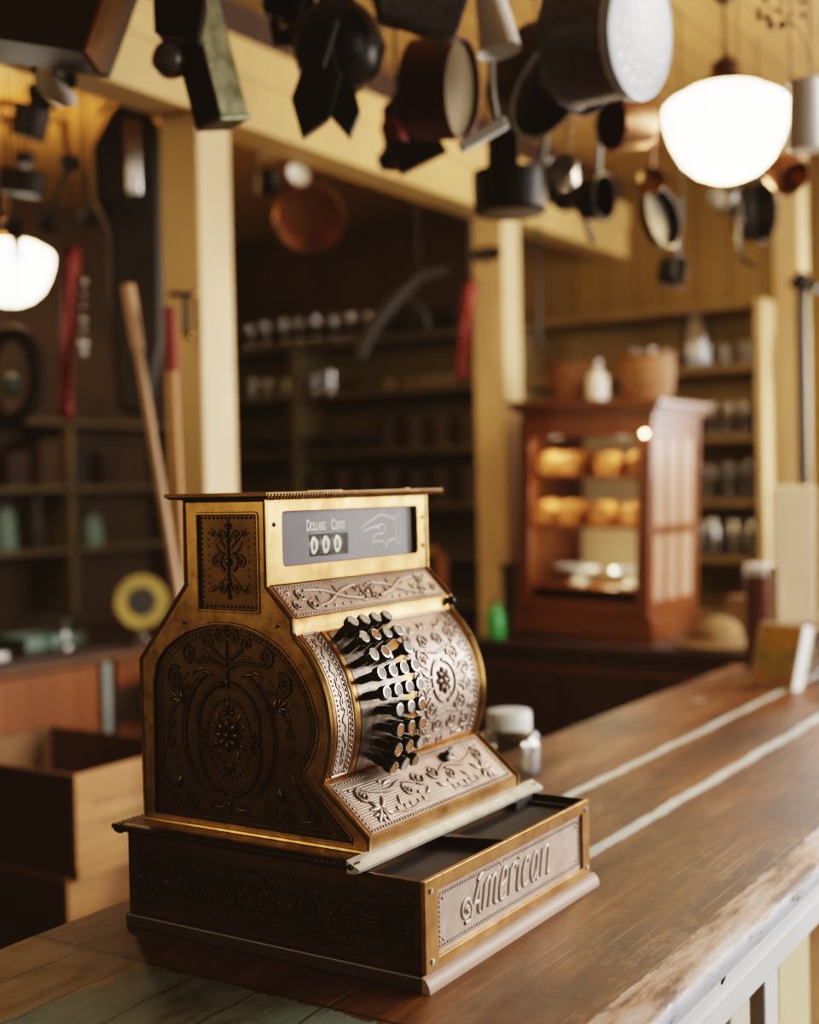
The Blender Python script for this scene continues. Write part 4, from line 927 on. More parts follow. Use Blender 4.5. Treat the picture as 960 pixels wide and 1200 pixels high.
t = thing('yellow_sign', 'round dull yellow sign with a dark centre leaning behind the candlestick', 'sign', tuple(at(166, 705, 4.35))); obj('sign_disc', lathe(B(), [(.09, -.005), (.09, .005)], 28, axis_mat((-.5, -.85, 0))), 'yellow', t); obj('sign_centre', lathe(B(), [(.05, .006), (.045, .012)], 24, axis_mat((-.5, -.85, 0))), 'black', t); bm = B(); box(bm, -.02, .02, .01, .03, .96 - t.location.z, 0); obj('sign_foot', bm, 'dkwood', t, smooth=False)
t = thing('dark_shelf_unit', 'dim wall shelves with dark goods at far left behind the old counter', 'shelf', (2.2, 3.45, 0))
for z in (1.24, 1.50, 1.78):
    bm = B(); box(bm, -.2, 1.3, 0, .26, z - .02, z); obj('shelf_board', bm, 'creamshade', t, smooth=False)
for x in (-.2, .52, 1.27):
    bm = B(); box(bm, x, x + .03, 0, .26, .96, 1.78); obj('upright', bm, 'creamshade', t, smooth=False)
for i in range(6):
    h = random.uniform(.12, .2); q = thing('dark_jar', 'dark lidded jar on the lower dim shelf at far left', 'jar', (2.14 + i * .16, 3.56, 1.24), 'dark jars on the dim shelves'); obj('jar_body', lathe(B(), [(.05, 0), (.055, .02), (.05, h * .8), (.035, h)], 14), ['black', 'rust', 'teal'][i % 3], q); obj('jar_lid', lathe(B(), [(.04, h), (.038, h + .02), (0, h + .024)], 14), 'dkwood', q)
for i in range(6):
    h = random.uniform(.12, .19); q = thing('dark_carton', 'dark carton on the middle dim shelf at far left', 'box', (2.1 + i * .17, 3.50, 1.50), 'dark cartons on the dim shelves'); bm = B(); box(bm, 0, .11, 0, .14, 0, h); obj('carton_body', bm, ['walll', 'black', 'dkwood'][i % 3], q, smooth=False); bm = B(); box(bm, -.003, .113, -.003, .143, h, h + .015); obj('carton_lid', bm, 'walll', q, smooth=False)
# ================================================================== LAMPS
def pendant(loc, ztop, label, s=1.0):
    t = thing('pendant_lamp', label, 'lamp', loc, 'opal glass pendant lamps')
    r = .168 * s
    obj('glass_shade', lathe(B(), [(.0, -.183 * s), (r * .25, -.179 * s), (r * .50, -.162 * s), (r * .72, -.129 * s), (r * .88, -.080 * s), (r * .97, -.032 * s), (r, .004 * s), (r * .985, .020 * s), (r * .90, .034 * s), (r * .76, .046 * s), (r * .60, .062 * s), (r * .42, .068 * s)], 40, caps=False), 'opal', t)
    obj('fitter', lathe(B(), [(r * .44, .060 * s), (r * .46, .072 * s), (r * .34, .092 * s), (r * .24, .100 * s), (r * .22, .135 * s), (r * .10, .150 * s), (.006, .16 * s)], 28), 'bronze', t)
    zt = ztop - loc[2]
    bm = B(); n = int((zt - .05 - .155 * s) / .022)
    for k in range(n):
        z = .16 * s + k * .022; c = V((0, 0, z + .011))
        pts = [c + (V((.006 * math.cos(a), 0, .0145 * math.sin(a))) if k % 2 else V((0, .006 * math.cos(a), .0145 * math.sin(a)))) for a in [2 * PI * j / 10 for j in range(10)]]
        tube(bm, pts, .0022, 5, closed=True)
    obj('chain', bm, 'bronze', t)
    obj('canopy', lathe(B(), [(.0, zt - .065), (.018, zt - .062), (.03, zt - .04), (.055, zt - .025), (.062, zt - .004), (.062, zt)], 24), 'bronze', t)
lp = at(851, 133, 3.35); pendant(lp, ZC, 'large white opal glass pendant lamp at upper right over the counter', .95)
lp2 = at(12, 304, 4.3); pendant(lp2, ZC, 'white opal glass pendant lamp cut off at the left edge', .83)
# ================================================================== HANGING WARE
def A3(r, u, f): return (RT * r + UP * u + FW * f).normalized()
def hang(name, label, cat, p, group='kitchenware hanging from the ceiling'):
    return thing(name, label, cat, p, group)
def wire(t, top, r=.0022):
    """hook and wire from a point (relative to the thing) straight up to the ceiling boards"""
    top = V(top); z = ZC - t.location.z
    if z > top.z + .02:
        bm = B(); pts = [top + V((0, .0, 0)), top + V((.010, 0, .012)), top + V((.006, 0, .03)), top + V((0, 0, .045)), V((top.x, top.y, max(z, top.z + .06)))]; tube(bm, pts, r, 6); obj('hanging_wire', bm, 'iron', t)
def pan(label, px, py, d, r, h, axis, mat='iron', handle=None, hl=.16, inner=None, group='kitchenware hanging from the ceiling', name='saucepan', hw=.012):
    """open pan: axis points out of its mouth; handle is a direction"""
    t = hang(name, label, 'pan', at(px, py, d), group); T = axis_mat(axis, V(axis) * (-h / 2))
    obj('pan_body', lathe(B(), [(0, 0), (r * .90, 0), (r * .97, h * .08), (r, h), (r * 1.02, h), (r * .965, h * .97), (r * .93, h * .12), (0, h * .10)], 32, T), mat, t)
    bm = B(); tube(bm, [T @ V((r * math.cos(2 * PI * k / 28), r * math.sin(2 * PI * k / 28), h)) for k in range(28)], .0035, 6, closed=True); obj('rim', bm, mat, t)
    top = V((0, 0, r * .9))
    if handle is not None:
        a = V(axis).normalized(); hd = V(handle); hd = (hd - a * hd.dot(a)).normalized(); b0 = a * (h * .25) + hd * r * .97
        bm = B(); tube(bm, [b0, b0 + hd * hl * .5 + a * .006, b0 + hd * hl], [hw * .8, hw * .7, hw], 8, .4, up=tuple(a)); e = b0 + hd * hl
        obj('handle', bm, mat, t)
        if hd.z > .3: top = e
    wire(t, top); return t
def ladle(label, px, py, d, r, handle, hl, mat='silver', hmat='iron', cup=1.0, group='kitchenware hanging from the ceiling', face=None, name='ladle', cat='ladle', depth=.6):
    t = hang(name, label, cat, at(px, py, d), group); f = V(face) if face else A3(.4, .3, -.8); T = axis_mat(f)
    pr = [(r * math.sin(a) * 1.0, -r * depth * math.cos(a)) for a in [PI / 2 * k / 7 for k in range(8)]]
    obj('bowl', lathe(B(), pr + [(r * .95, -.001), (r * .6, -r * depth * .72), (0, -r * depth * .9)], 24, T, caps=False), mat, t)
    hd = V(handle).normalized(); a = f.normalized(); b0 = (hd - a * hd.dot(a)).normalized() * r * .97
    bm = B(); e = b0 + hd * hl; tube(bm, [b0, b0 + hd * hl * .4, e], [.006, .0045, .007], 8); obj('handle', bm, hmat, t)
    wire(t, e if e.z > 0 else (0, 0, r)); return t
# colander
t = hang('colander', 'pale blue-white enamel colander with punched holes hanging top right of centre', 'colander', at(722, 42, 2.15)); ax = A3(.78, -.12, -.62); r, h = .108, .125; T = axis_mat(ax, V(ax) * -h * .62)
obj('colander_wall', lathe(B(), [(r * .90, h), (r * 1.0, h * .2), (r * 1.02, 0), (r * 1.05, -.004), (r * .98, 0), (r * .96, h * .2)], 40, T, caps=False), 'greyenamel', t)
obj('colander_base', lathe(B(), [(r * 1.0, h * .86), (r * .985, h * 1.0), (r * .93, h * 1.02), (r * .88, h), (0, h * .99)], 40, T, caps=False), 'palecolander', t)
bm = B()
for ring_, n in ((.25, 6), (.5, 12), (.72, 18)):
    for k in range(n): lathe(bm, [(.0042, h * .992), (.0042, h * 1.002)], 8, T @ Matrix.Translation((r * ring_ * math.cos(2 * PI * k / n), r * ring_ * math.sin(2 * PI * k / n), 0)))
obj('punched_hole', bm, 'steel', t)
bm = B(); q = [T @ V((r * 1.0 * math.cos(a), r * 1.0 * math.sin(a), h * .55)) for a in (-.3, .3)]; dn = (T.to_3x3() @ V((1, 0, 0))).normalized()
tube(bm, [q[0], q[0] + dn * .03, q[1] + dn * .03, q[1]], .006, 8); obj('handle', bm, 'steel', t)
wire(t, (0, 0, r * .8))
# near the top edge, from left to right
t = hang('hanging_board_box', 'dark reddish wooden box corner hanging at the top left corner', 'box', at(20, -20, 2.0))
T = Matrix((RT, FW, UP)).transposed().to_4x4() @ Matrix.Rotation(math.radians(-17), 4, 'Y')
bm = B(); prism(bm, [(-.16, -.065), (.096, -.105), (.155, .06), (.15, .16), (-.16, .16)], lambda a, b: RT * a + UP * b + FW * 0, lambda a, b: RT * (a + .012) + UP * (b + .01) + FW * .16); obj('box_body', bm, 'dkwood', t, smooth=False, bevel=.004)
bm = B(); prism(bm, [(.099, -.107), (.107, -.107), (.165, .06), (.157, .06)], lambda a, b: RT * a + UP * b + FW * -.004, lambda a, b: RT * a + UP * b + FW * .1); obj('box_edge', bm, 'mahog', t, smooth=False); wire(t, UP * .16)
ladle('white enamel ladle bowl hanging below the dark box at top left', 66, 103, 2.3, .043, A3(-.18, 1, 0), .12, 'enamel', 'iron', face=A3(.45, .8, .2), depth=.55)
ladle('small black spoon hanging behind the white enamel ladle', 76, 88, 2.5, .030, A3(.0, 1, 0), .10, 'iron', 'iron', face=A3(.8, .1, -.5))
ladle('round shiny tea ball hanging beside the tin box at upper left', 200, 70, 2.1, .031, A3(.05, 1, 0), .09, 'pewter', 'steel', face=A3(.1, .3, -1), name='tea_ball', cat='strainer', depth=1.0)
bm = B(); ball(bm, (0, 0, 0), .0305); o = [x for x in bpy.data.objects if x.name.startswith('tea_ball')][0]; obj('ball_cover', bm, 'pewter', o)
t = hang('tin_box', 'long pale tin box with one shaded side hanging in front of the beam', 'tin box', at(240, 62, 2.1)); a0 = A3(.25, -1, .1)
xd = A3(.62, .18, .62); nd = a0.cross(xd).normalized(); xd = nd.cross(a0).normalized(); bm = B(); pp = lambda u, v, w: xd * u + a0 * v + nd * w
T = Matrix((xd, a0, nd)).transposed().to_4x4()
bm = B(); box(bm, -.026, .034, -.15, .115, -.03, .03, T); obj('tin_body', bm, 'tin', t, smooth=False, bevel=.003)
bm = B(); box(bm, -.030, -.0265, -.10, .112, -.034, .034, T); obj('shaded_side', bm, 'iron', t, smooth=False)  # black sheet puts the shade of the unlit side into colour
bm = B(); box(bm, -.03, .037, .111, .118, -.033, .033, T); obj('tin_rim', bm, 'tin', t, smooth=False, bevel=.002); wire(t, tuple(a0 * -.15))
t = hang('scoop', 'small black scoop hooked over the top of the tin box', 'scoop', at(212, 22, 2.0)); bm = B(); prism(bm, [(-.038, -.030), (.030, -.038), (.042, .030), (-.012, .048), (-.040, .030)], lambda a, b: RT * a + UP * b - FW * .02, lambda a, b: RT * a * .9 + UP * b * .9 + FW * .03); obj('scoop_bowl', bm, 'iron', t, smooth=False, bevel=.004); bm = B(); tube(bm, [V((0, 0, .03)), RT * .01 + V((0, 0, .09))], .006, 8); obj('handle', bm, 'iron', t); wire(t, RT * .01 + V((0, 0, .09)))
# black kettle with two pointed pouring lips below
t = hang('black_kettle', 'big round black kettle with highlights hanging left of centre', 'kettle', at(396, 56, 2.3)); r = .086
obj('kettle_body', lathe(B(), [(0, -r * .92), (r * .5, -r * .85), (r * .86, -r * .5), (r, 0), (r * .9, r * .42), (r * .62, r * .75), (r * .42, r * .82), (r * .40, r * .95)], 32), 'iron', t)
obj('kettle_lid', lathe(B(), [(r * .42, r * .9), (r * .3, r * 1.02), (r * .1, r * 1.08), (r * .1, r * 1.2), (0, r * 1.22)], 24), 'steel', t)
bm = B(); tube(bm, [RT * -r * .8 + UP * r * .3, RT * -r * 1.25 + UP * r * .2, RT * -r * 1.3 + UP * r * .6], [.022, .016, .012], 10); obj('spout', bm, 'iron', t)
bm = B(); tube(bm, [RT * (r * .85 * math.cos(k * PI / 12)) + UP * (r * .45 + r * 1.1 * math.sin(k * PI / 12)) for k in range(13)], .005, 6); obj('bail_handle', bm, 'iron', t); wire(t, (0, 0, r * 1.5))
def spade(label, px, py, d, L, w, tiltd):
    t = hang('pointed_scoop', label, 'scoop', at(px, py, d)); ax = A3(tiltd, -1, 0); sd_ = A3(1, tiltd, 0)
    bm = B(); prism(bm, [(-w * .5, -L * .45), (w * .5, -L * .5), (w * .55, L * .15), (0.0, L * .5), (-w * .55, L * .05)], lambda a, b: sd_ * a + ax * b, lambda a, b: sd_ * a * .9 + ax * b + FW * .03); obj('blade', bm, 'iron', t, smooth=False, bevel=.004)
    bm = B(); tube(bm, [ax * -L * .45, ax * -L * 1.1], .006, 8); obj('handle', bm, 'iron', t); wire(t, ax * -L * 1.1)
spade('black pointed scoop hanging below the kettle, left of two', 366, 118, 2.14, .125, .066, -.30); spade('smaller black pointed scoop hanging below the kettle, right of two', 402, 124, 2.16, .105, .050, .22)
pan('dark round pan bottom at the top edge above the tin box', 338, -4, 2.4, .048, .04, A3(.1, -.9, -.3), 'iron')
t = hang('cloth_bag', 'grey cloth bag hanging at the top edge above the sieve', 'bag', at(492, 8, 2.2)); bm = B(); prism(bm, [(-.085, .06), (-.07, -.022), (-.03, -.030), (.03, -.052), (.062, -.054), (.09, .03), (.09, .10), (-.08, .10)], lambda a, b: RT * a + UP * b - FW * .02, lambda a, b: RT * a * .95 + UP * b * .97 + FW * .04); obj('bag_body', bm, 'cloth', t, bevel=.008); bm = B(); tube(bm, [RT * -.02 + UP * .1, UP * .16, RT * .03 + UP * .1], .004, 6); obj('bag_cord', bm, 'tan', t); wire(t, UP * .16)
# sieve drum
t = hang('flour_sieve', 'large dark round sieve with a brassy mesh face hanging at top centre', 'sieve', at(516, 105, 2.45)); ax = A3(.90, -.10, -.38); r, h = .093, .095; T = axis_mat(ax, V(ax) * -h * .5)
obj('sieve_hoop', lathe(B(), [(r, 0), (r, h), (r * .96, h), (r * .96, 0)], 40, T, caps=False), 'rust', t); obj('sieve_mesh', lathe(B(), [(r * .97, h * .86), (0, h * .86)], 36, T, caps=False), M['brassmesh'], t); obj('sieve_back', lathe(B(), [(0, .01), (r * .97, .01)], 36, T, caps=False), 'iron', t); wire(t, (0, 0, r))
t = hang('lantern', 'small dark lantern with a red glass hanging behind the sieve', 'lantern', at(466, 168, 2.7)); obj('lantern_base', lathe(B(), [(.04, -.05), (.045, -.03), (.03, -.01), (.03, .0)], 20), 'iron', t); obj('lantern_glass', lathe(B(), [(.028, 0), (.036, .03), (.028, .06)], 20), 'red', t); obj('lantern_cap', lathe(B(), [(.032, .06), (.03, .075), (.012, .09), (.012, .1)], 20), 'iron', t); wire(t, (0, 0, .1))
bm = B()
t = hang('dustpan', 'black dustpan hanging tilted below the sieve', 'dustpan', at(490, 178, 2.6)); ax = A3(1, .55, 0); u2 = A3(-.5, 1, .2); prism(bm, [(-.05, -.025), (.055, -.03), (.05, .03), (-.045, .035)], lambda a, b: ax * a + u2 * b, lambda a, b: ax * a + u2 * b * .8 + FW * .04); obj('pan_tray', bm, 'iron', t, smooth=False, bevel=.003); bm = B(); tube(bm, [u2 * .03, u2 * .10], .006, 6); obj('handle', bm, 'iron', t); wire(t, tuple(u2 * .1))
# white enamel funnel and its neighbour
t = hang('enamel_funnel', 'white enamel cone-shaped funnel hanging at the top centre right', 'funnel', at(578, 18, 2.3)); ax = A3(.18, -1, -.05); T = axis_mat(ax)
obj('cone', lathe(B(), [(.022, -.10), (.024, -.06), (.038, .065), (.040, .067), (.036, .064), (.02, -.06)], 28, T, caps=False), 'enamel', t); obj('neck', lathe(B(), [(.012, -.14), (.021, -.10)], 20, T, caps=False), 'enamel', t); wire(t, tuple(V(ax) * -.14))
t = hang('scraper', 'long dark-handled scraper with a white crossbar hanging in front of the pans', 'scraper', at(574, 110, 2.35)); bm = B(); tube(bm, [UP * .12, RT * .004, A3(.25, -1, 0) * .05], .007, 8); obj('handle', bm, 'steel', t); bm = B(); ax = A3(1, .55, -.1); a1 = A3(-.4, 1, 0); Tm = Matrix((ax, FW, ax.cross(FW))).transposed().to_4x4(); Tm.translation = RT * -.012 + UP * -.075; box(bm, -.048, .048, -.008, .008, -.011, .011, Tm); obj('crossbar', bm, 'enamel', t, smooth=False, bevel=.003); wire(t, UP * .12)
# bigger pans behind
pan('wide dark steel pan hanging mouth-down behind the colander', 628, 92, 2.75, .115, .09, A3(.62, -.55, -.45), 'gunmetal', name='stock_pot')
pan('black stock pot hanging behind the colander handle', 676, 88, 2.42, .062, .08, A3(.6, -.5, -.6), 'iron', name='stock_pot')
t = hang('black_pot', 'square-shouldered black pot with a broad flat handle and one bright highlight', 'pot', at(598, 226, 2.9)); obj('pot_body', lathe(B(), [(0, -.048), (.074, -.048), (.082, -.040), (.083, .045), (.079, .045), (.076, -.03), (0, -.04)], 36), 'iron', t); bm = B(); prism(bm, [(-.052, .03), (.02, .03), (.018, .16), (-.05, .15)], lambda a, b: RT * a + UP * b + FW * .0, lambda a, b: RT * a + UP * b + FW * .015); obj('flat_handle', bm, 'iron', t, smooth=False, bevel=.004); wire(t, UP * .15)
pan('small bright saucepan hanging in the middle of the row of pans', 660, 203, 2.92, .036, .045, A3(-.3, .45, -.85), 'silver', A3(.05, 1, 0), .12)
pan('black saucepan hanging with its long handle down', 664, 228, 3.35, .042, .05, A3(.3, .5, -.8), 'iron', A3(.15, -1, 0), .13)
pan('dark skillet with a highlight hanging right of the bright saucepan', 697, 232, 3.1, .054, .05, A3(.75, -.05, -.6), 'iron', A3(-.25, 1, 0), .12)
pan('black frying pan hanging behind the row of pans', 628, 215, 3.1, .05, .045, A3(.5, -.2, -.8), 'iron', A3(0, 1, 0), .12)
pan('old copper saucepan with a dark mouth hanging left of the lamp', 737, 143, 2.8, .060, .085, A3(-.86, -.12, -.35), 'copper', A3(.0, 1, .2), .10)
ladle('round shiny spoon with an orange wooden handle', 763, 212, 3.1, .034, A3(.06, 1, 0), .11, 'gold', 'orangestick', face=A3(-.2, .2, -1), name='spoon', cat='spoon')
pan('black oval griddle pan hanging below the shiny spoon', 773, 256, 3.2, .076, .022, A3(.72, .15, -.68), 'iron', A3(-.1, 1, 0), .05, name='griddle_pan')
pan('small dark pan hanging lowest, against the yellow wall', 787, 318, 3.6, .045, .05, A3(.8, -.1, -.5), 'iron', A3(-.1, 1, 0), .16)
pan('dark oval kettle pan hanging right below the lamp', 884, 248, 3.85, .088, .058, A3(.7, -.1, -.65), 'iron', A3(-.3, 1, 0), .08)
t = hang('iron_hook', 'large curved black iron hook hanging beneath the dark pan right of the lamp', 'hook', at(876, 290, 3.35)); bm = B(); tube(bm, [RT * -.02 + UP * .06, RT * -.022 + UP * .0, RT * -.01 - UP * .035, RT * .025 - UP * .05], [.005, .006, .006, .004], 8); obj('hook_bar', bm, 'iron', t); bm = B(); tube(bm, [RT * (-.02 + .009 * math.cos(a)) + UP * (.069 + .009 * math.sin(a)) for a in [2 * PI * k / 12 for k in range(12)]], .003, 6, closed=True); obj('hook_eye', bm, 'iron', t); wire(t, RT * -.02 + UP * .078)
pan('little tin mug hanging beneath the lamp on its right', 850, 234, 3.8, .040, .06, A3(-.5, .2, -.8), 'steel', A3(0, 1, 0), .05, name='tin_mug')
pan('copper pan with a pale rim hanging under the white enamel jug', 921, 203, 3.0, .045, .05, A3(.35, -.6, -.6), 'copper', A3(-.1, 1, 0), .08)
t = hang('enamel_jug', 'white enamel jug hanging on two wires at the right edge', 'jug', at(946, 136, 2.7)); obj('jug_body', lathe(B(), [(0, -.072), (.036, -.072), (.040, -.065), (.036, .06), (.040, .07), (.037, .07), (.034, .055), (0, -.06)], 28), 'enamel', t); bm = B(); tube(bm, [RT * .034 + UP * .05, RT * .075 + UP * .04, RT * .075 - UP * .03, RT * .037 - UP * .04], .006, 8); obj('handle', bm, 'enamel', t); wire(t, RT * -.035 + UP * .07, .0016); wire(t, RT * .035 + UP * .07, .0016)
t = hang('dried_sprig', 'thin dried herb sprig hanging at the top right corner', 'dried plant', at(915, 14, 2.6)); bm = B(); tube(bm, [UP * .05, V((0, 0, 0)), RT * .04 - UP * .04, RT * .06 - UP * .10], [.002, .002, .002, .001], 5); tube(bm, [V((0, 0, 0)), RT * -.03 + UP * .012], .0016, 5); obj('twig', bm, 'walll', t)
bm = B()
for k in range(14): ball(bm, RT * random.uniform(-.045, .05) + UP * random.uniform(-.03, .03), random.uniform(.004, .009), seg=8)
obj('seed_head', bm, 'walll', t); wire(t, UP * .05, .0015)
# ---- left of the near post, in the dim back room
H2 = 'dark ware hanging in the dim room at left'
pan('black jug-shaped pot hanging high at far left', 36, 145, 3.2, .044, .075, A3(.25, .9, -.1), 'black', A3(1, .6, 0), .05, group=H2, name='black_jug')
pan('black pot hanging under the white ladle at left', 48, 112, 3.3, .035, .05, A3(.1, -.9, 0), 'black', A3(0, 1, 0), .03, group=H2)
pan('wide black kettle shape hanging at the left edge over the lamp', 26, 215, 3.5, .060, .06, A3(.1, .95, -.1), 'black', A3(.1, 1, 0), .09, group=H2, name='wide_pot')
pan('small black lidded pot hanging above the wide kettle shape', 30, 188, 3.6, .024, .03, A3(0, 1, 0), 'black', None, group=H2)
ladle('long black ladle hanging in front of the left lamp', 14, 268, 3.5, .026, A3(-.05, 1, 0), .10, 'black', 'black', group=H2); ladle('black skimmer with a pierced middle hanging right of the left lamp', 56, 262, 3.4, .028, A3(.35, 1, 0), .13, 'black', 'black', group=H2, name='skimmer')
ladle('brass-handled dipper hanging right of the black jug', 82, 190, 3.3, .026, A3(-.22, 1, 0), .16, 'black', 'gold', group=H2, name='dipper'); ladle('dark fork-like ladle beside the dark coat', 104, 255, 3.5, .026, A3(-.05, 1, 0), .10, 'black', 'black', group=H2)
t = hang('fire_tongs', 'dark iron tongs hanging point down in front of the left lamp', 'tongs', at(20, 288, 3.4), H2); bm = B(); tube(bm, [RT * -.02 + UP * .07, RT * -.004 + UP * .0, RT * .004 - UP * .045], .007, 6); obj('tong_arm', bm, 'iron', t); bm = B(); tube(bm, [RT * .012 + UP * .07, RT * .004 + UP * .0, RT * .004 - UP * .045], .007, 6); obj('tong_arm', bm, 'iron', t); wire(t, UP * .07)
t = hang('dark_coat', 'big dark coat shape hanging beside the near post at left', 'coat', at(148, 280, 3.75), None)
bm = B(); pts = [(0, .42), (.05, .40), (.10, .32), (.105, .05), (.11, -.3), (.06, -.52), (-.03, -.50), (-.05, -.2), (-.055, .02), (-.10, .12), (-.105, .27), (-.05, .38)]
prism(bm, pts, lambda a, b: RT * a + UP * b, lambda a, b: RT * a * .85 + UP * b * .97 + FW * .12); obj('coat_body', bm, 'black', t, bevel=.02); bm = B(); tube(bm, [RT * -.08 + UP * .36, UP * .44, RT * .08 + UP * .36], .008, 6); obj('coat_hanger', bm, 'dkwood', t); wire(t, UP * .44)
for i, x in enumerate((152, 161)):
    t = thing('metal_tube', 'pale upright metal tube on the dark coat, %s of the pair' % ('left' if i == 0 else 'right'), 'tube', at(x, 185, 3.6), 'two pale metal tubes'); obj('tube_body', lathe(B(), [(.007, -.10), (.009, -.095), (.009, .095), (.007, .10)], 14), M['silver'], t); obj('tube_cap', lathe(B(), [(.010, .095), (.010, .105), (0, .106)], 14), 'steel', t); wire(t, (0, 0, .105))
def cloth_strip(label, x0, y0, x1, y1, d, w, mat, name='cloth_strip'):
    t = thing(name, label, 'cloth', at(x0, y0, d)); e = at(x1, y1, d) - at(x0, y0, d); bm = B(); n = 12; L_ = []; 
    for k in range(n + 1):
        q = k / n; c = e * q; ww = w * (1 - .25 * q); L_.append([bm.verts.new(c + RT * (ww * (j / 4 - .5)) + FW * (.012 * math.sin(j * 1.9 + q * 5))) for j in range(5)])
    for a, b in zip(L_, L_[1:]):
        for j in range(4): bm.faces.new((a[j], a[j + 1], b[j + 1], b[j]))
    o = obj('cloth_band', bm, mat, t); md = o.modifiers.new('s', 'SOLIDIFY'); md.thickness = .004; bm = B(); tube(bm, [RT * -w * .5, RT * w * .5], .005, 6); obj('top_rod', bm, 'dkwood', t); wire(t, (0, 0, 0)); return t
cloth_strip('long faded red cloth strip hanging right of the left lamp', 84, 290, 77, 490, 3.7, .045, 'red'); cloth_strip('thin dark red tassel cloth hanging beside the middle post', 551, 330, 541, 445, 4.6, .045, 'red', 'red_tassel')
t = thing('bead_string', 'string of shiny glass beads hanging right of the red strip', 'beads', at(98, 330, 3.7))
for k, (dy, r) in enumerate(((0, .010), (.03, .006), (.06, .006), (.095, .009), (.12, .006), (.155, .014), (.178, .010))): bm = B(); ball(bm, UP * -dy * 1.15, r, seg=10); obj('bead', bm, 'silver', t)
bm = B(); tube(bm, [UP * .02, UP * -.2], .002, 5); obj('cord', bm, 'iron', t); wire(t, UP * .02)
t = thing('horse_collar', 'dark oval horse collar hanging at the left edge below the lamp', 'horse collar', at(14, 440, 3.9)); bm = B(); tube(bm, [RT * (.075 * math.cos(a)) + UP * (.13 * math.sin(a)) for a in [2 * PI * k / 24 for k in range(24)]], .024, 10, closed=True); obj('collar_pad', bm, 'black', t); bm = B(); ball(bm, UP * -.03, .032, 1, 1, 1.1); obj('green_lining', bm, 'teal', t); wire(t, UP * .15)
# poles leaning at the near post
def pole(label, x0, y0, d0, foot, mat, r, head):
    a = at(x0, y0, d0); t = thing('broom', label, 'broom', foot, 'brooms leaning by the near post'); bm = B(); e = a - V(foot); tube(bm, [e * .06, e * .5, e], [r, r * 1.05, r * .8], 10); obj('broom_handle', bm, mat, t)
    bm = B(); u_ = e.normalized(); lathe(bm, [(.055, 0), (.05, .10), (.02, .16), (.014, .17)], 14, axis_mat(e)); obj('broom_head', bm, 'walll', t); bm = B(); tube(bm, [e * .92, e * 1.0], r * 1.25, 10); obj('handle_tip', bm, head, t)
f1 = at(192, 600, 3.05); g1 = at(150, 335, 3.12); k_ = f1 + (f1 - g1) * (f1.z / (g1.z - f1.z)); pole('pale wooden broom handle leaning diagonally left of the near post', 150, 335, 3.12, (k_.x, k_.y, .0), 'stick', .013, 'stick')
f1 = at(212, 640, 3.1); g1 = at(199, 360, 3.1); k_ = f1 + (f1 - g1) * (f1.z / (g1.z - f1.z)); pole('orange wooden broom handle with a red tip standing against the near post', 199, 360, 3.1, (k_.x, k_.y, .0), 'orangestick', .012, 'red')
t = thing('harness_rack', 'small dark iron bracket with brass ends on the near post', 'bracket', at(212, 345, 3.22)); bm = B(); tube(bm, [RT * -.03, RT * .03], .007, 8); tube(bm, [RT * .012, RT * .012 - UP * .1], .008, 8); obj('bracket_bar', bm, 'iron', t); bm = B(); ball(bm, RT * .032, .010); ball(bm, RT * .02 - UP * .10, .012); obj('brass_end', bm, 'gold', t)
# ---- between the posts
H3 = 'ware hanging in the dim room between the posts'
ladle('blue-grey shiny spoon high between the posts', 315, 186, 3.9, .032, A3(-.05, 1, 0), .05, 'silver', 'iron', group=H3, face=A3(.6, .2, -.75), name='spoon', cat='spoon', depth=.5); ladle('bright white round spoon high between the posts', 350, 204, 3.9, .036, A3(-.1, 1, 0), .06, 'enamel', 'iron', group=H3, face=A3(.5, .3, -.8), name='spoon', cat='spoon', depth=.5)
pan('copper preserving pan hanging below the bright spoon', 362, 252, 4.0, .105, .07, A3(.15, -.55, -.8), 'copper', group=H3, name='preserving_pan'); pan('black pot hanging beneath the blue-grey spoon', 314, 215, 4.0, .036, .07, A3(.1, .9, -.2), 'iron', A3(0, 1, 0), .03, group=H3)
t = thing('ox_yoke', 'dark curved wooden yoke hanging in the shadow between the posts', 'yoke', at(470, 350, 4.4)); bm = B(); tube(bm, [RT * -.14 - UP * .20, RT * -.10 - UP * .10, RT * -.02 - UP * .0, RT * .06 + UP * .08, RT * .16 + UP * .10], [.02, .026, .03, .026, .018], 10); obj('yoke_beam', bm, 'black', t); bm = B(); tube(bm, [RT * (.0 + .09 * math.cos(a)) + UP * (-.1 + .10 * math.sin(a)) for a in [PI * k / 12 for k in range(13)]], .011, 8); obj('yoke_bow', bm, 'black', t); wire(t, RT * .06 + UP * .09)
t = thing('dark_saddle', 'dark rounded saddle shape on the top shelf left of the middle post', 'saddle', (3.80, 2.50, 2.165)); bm = B(); ball(bm, (.15, 0, .07), .12, .7, 1.1, .6); obj('seat', bm, 'black', t); bm = B(); tube(bm, [(.06, -.1, .06), (.06, 0, .13), (.06, .1, .06)], .014, 8); obj('pommel', bm, 'walll', t)
t = thing('thin_iron_rod', 'thin dark iron rod hanging just right of the middle post', 'rod', at(631, 330, 4.1)); bm = B(); tube(bm, [UP * .16, UP * -.19], .007, 8); obj('rod_bar', bm, 'iron', t); bm = B(); tube(bm, [RT * (.014 * math.cos(a)) + UP * (-.2 + .014 * math.sin(a)) for a in [2 * PI * k / 12 for k in range(12)]], .005, 6, closed=True); obj('rod_ring', bm, 'iron', t); wire(t, UP * .16)
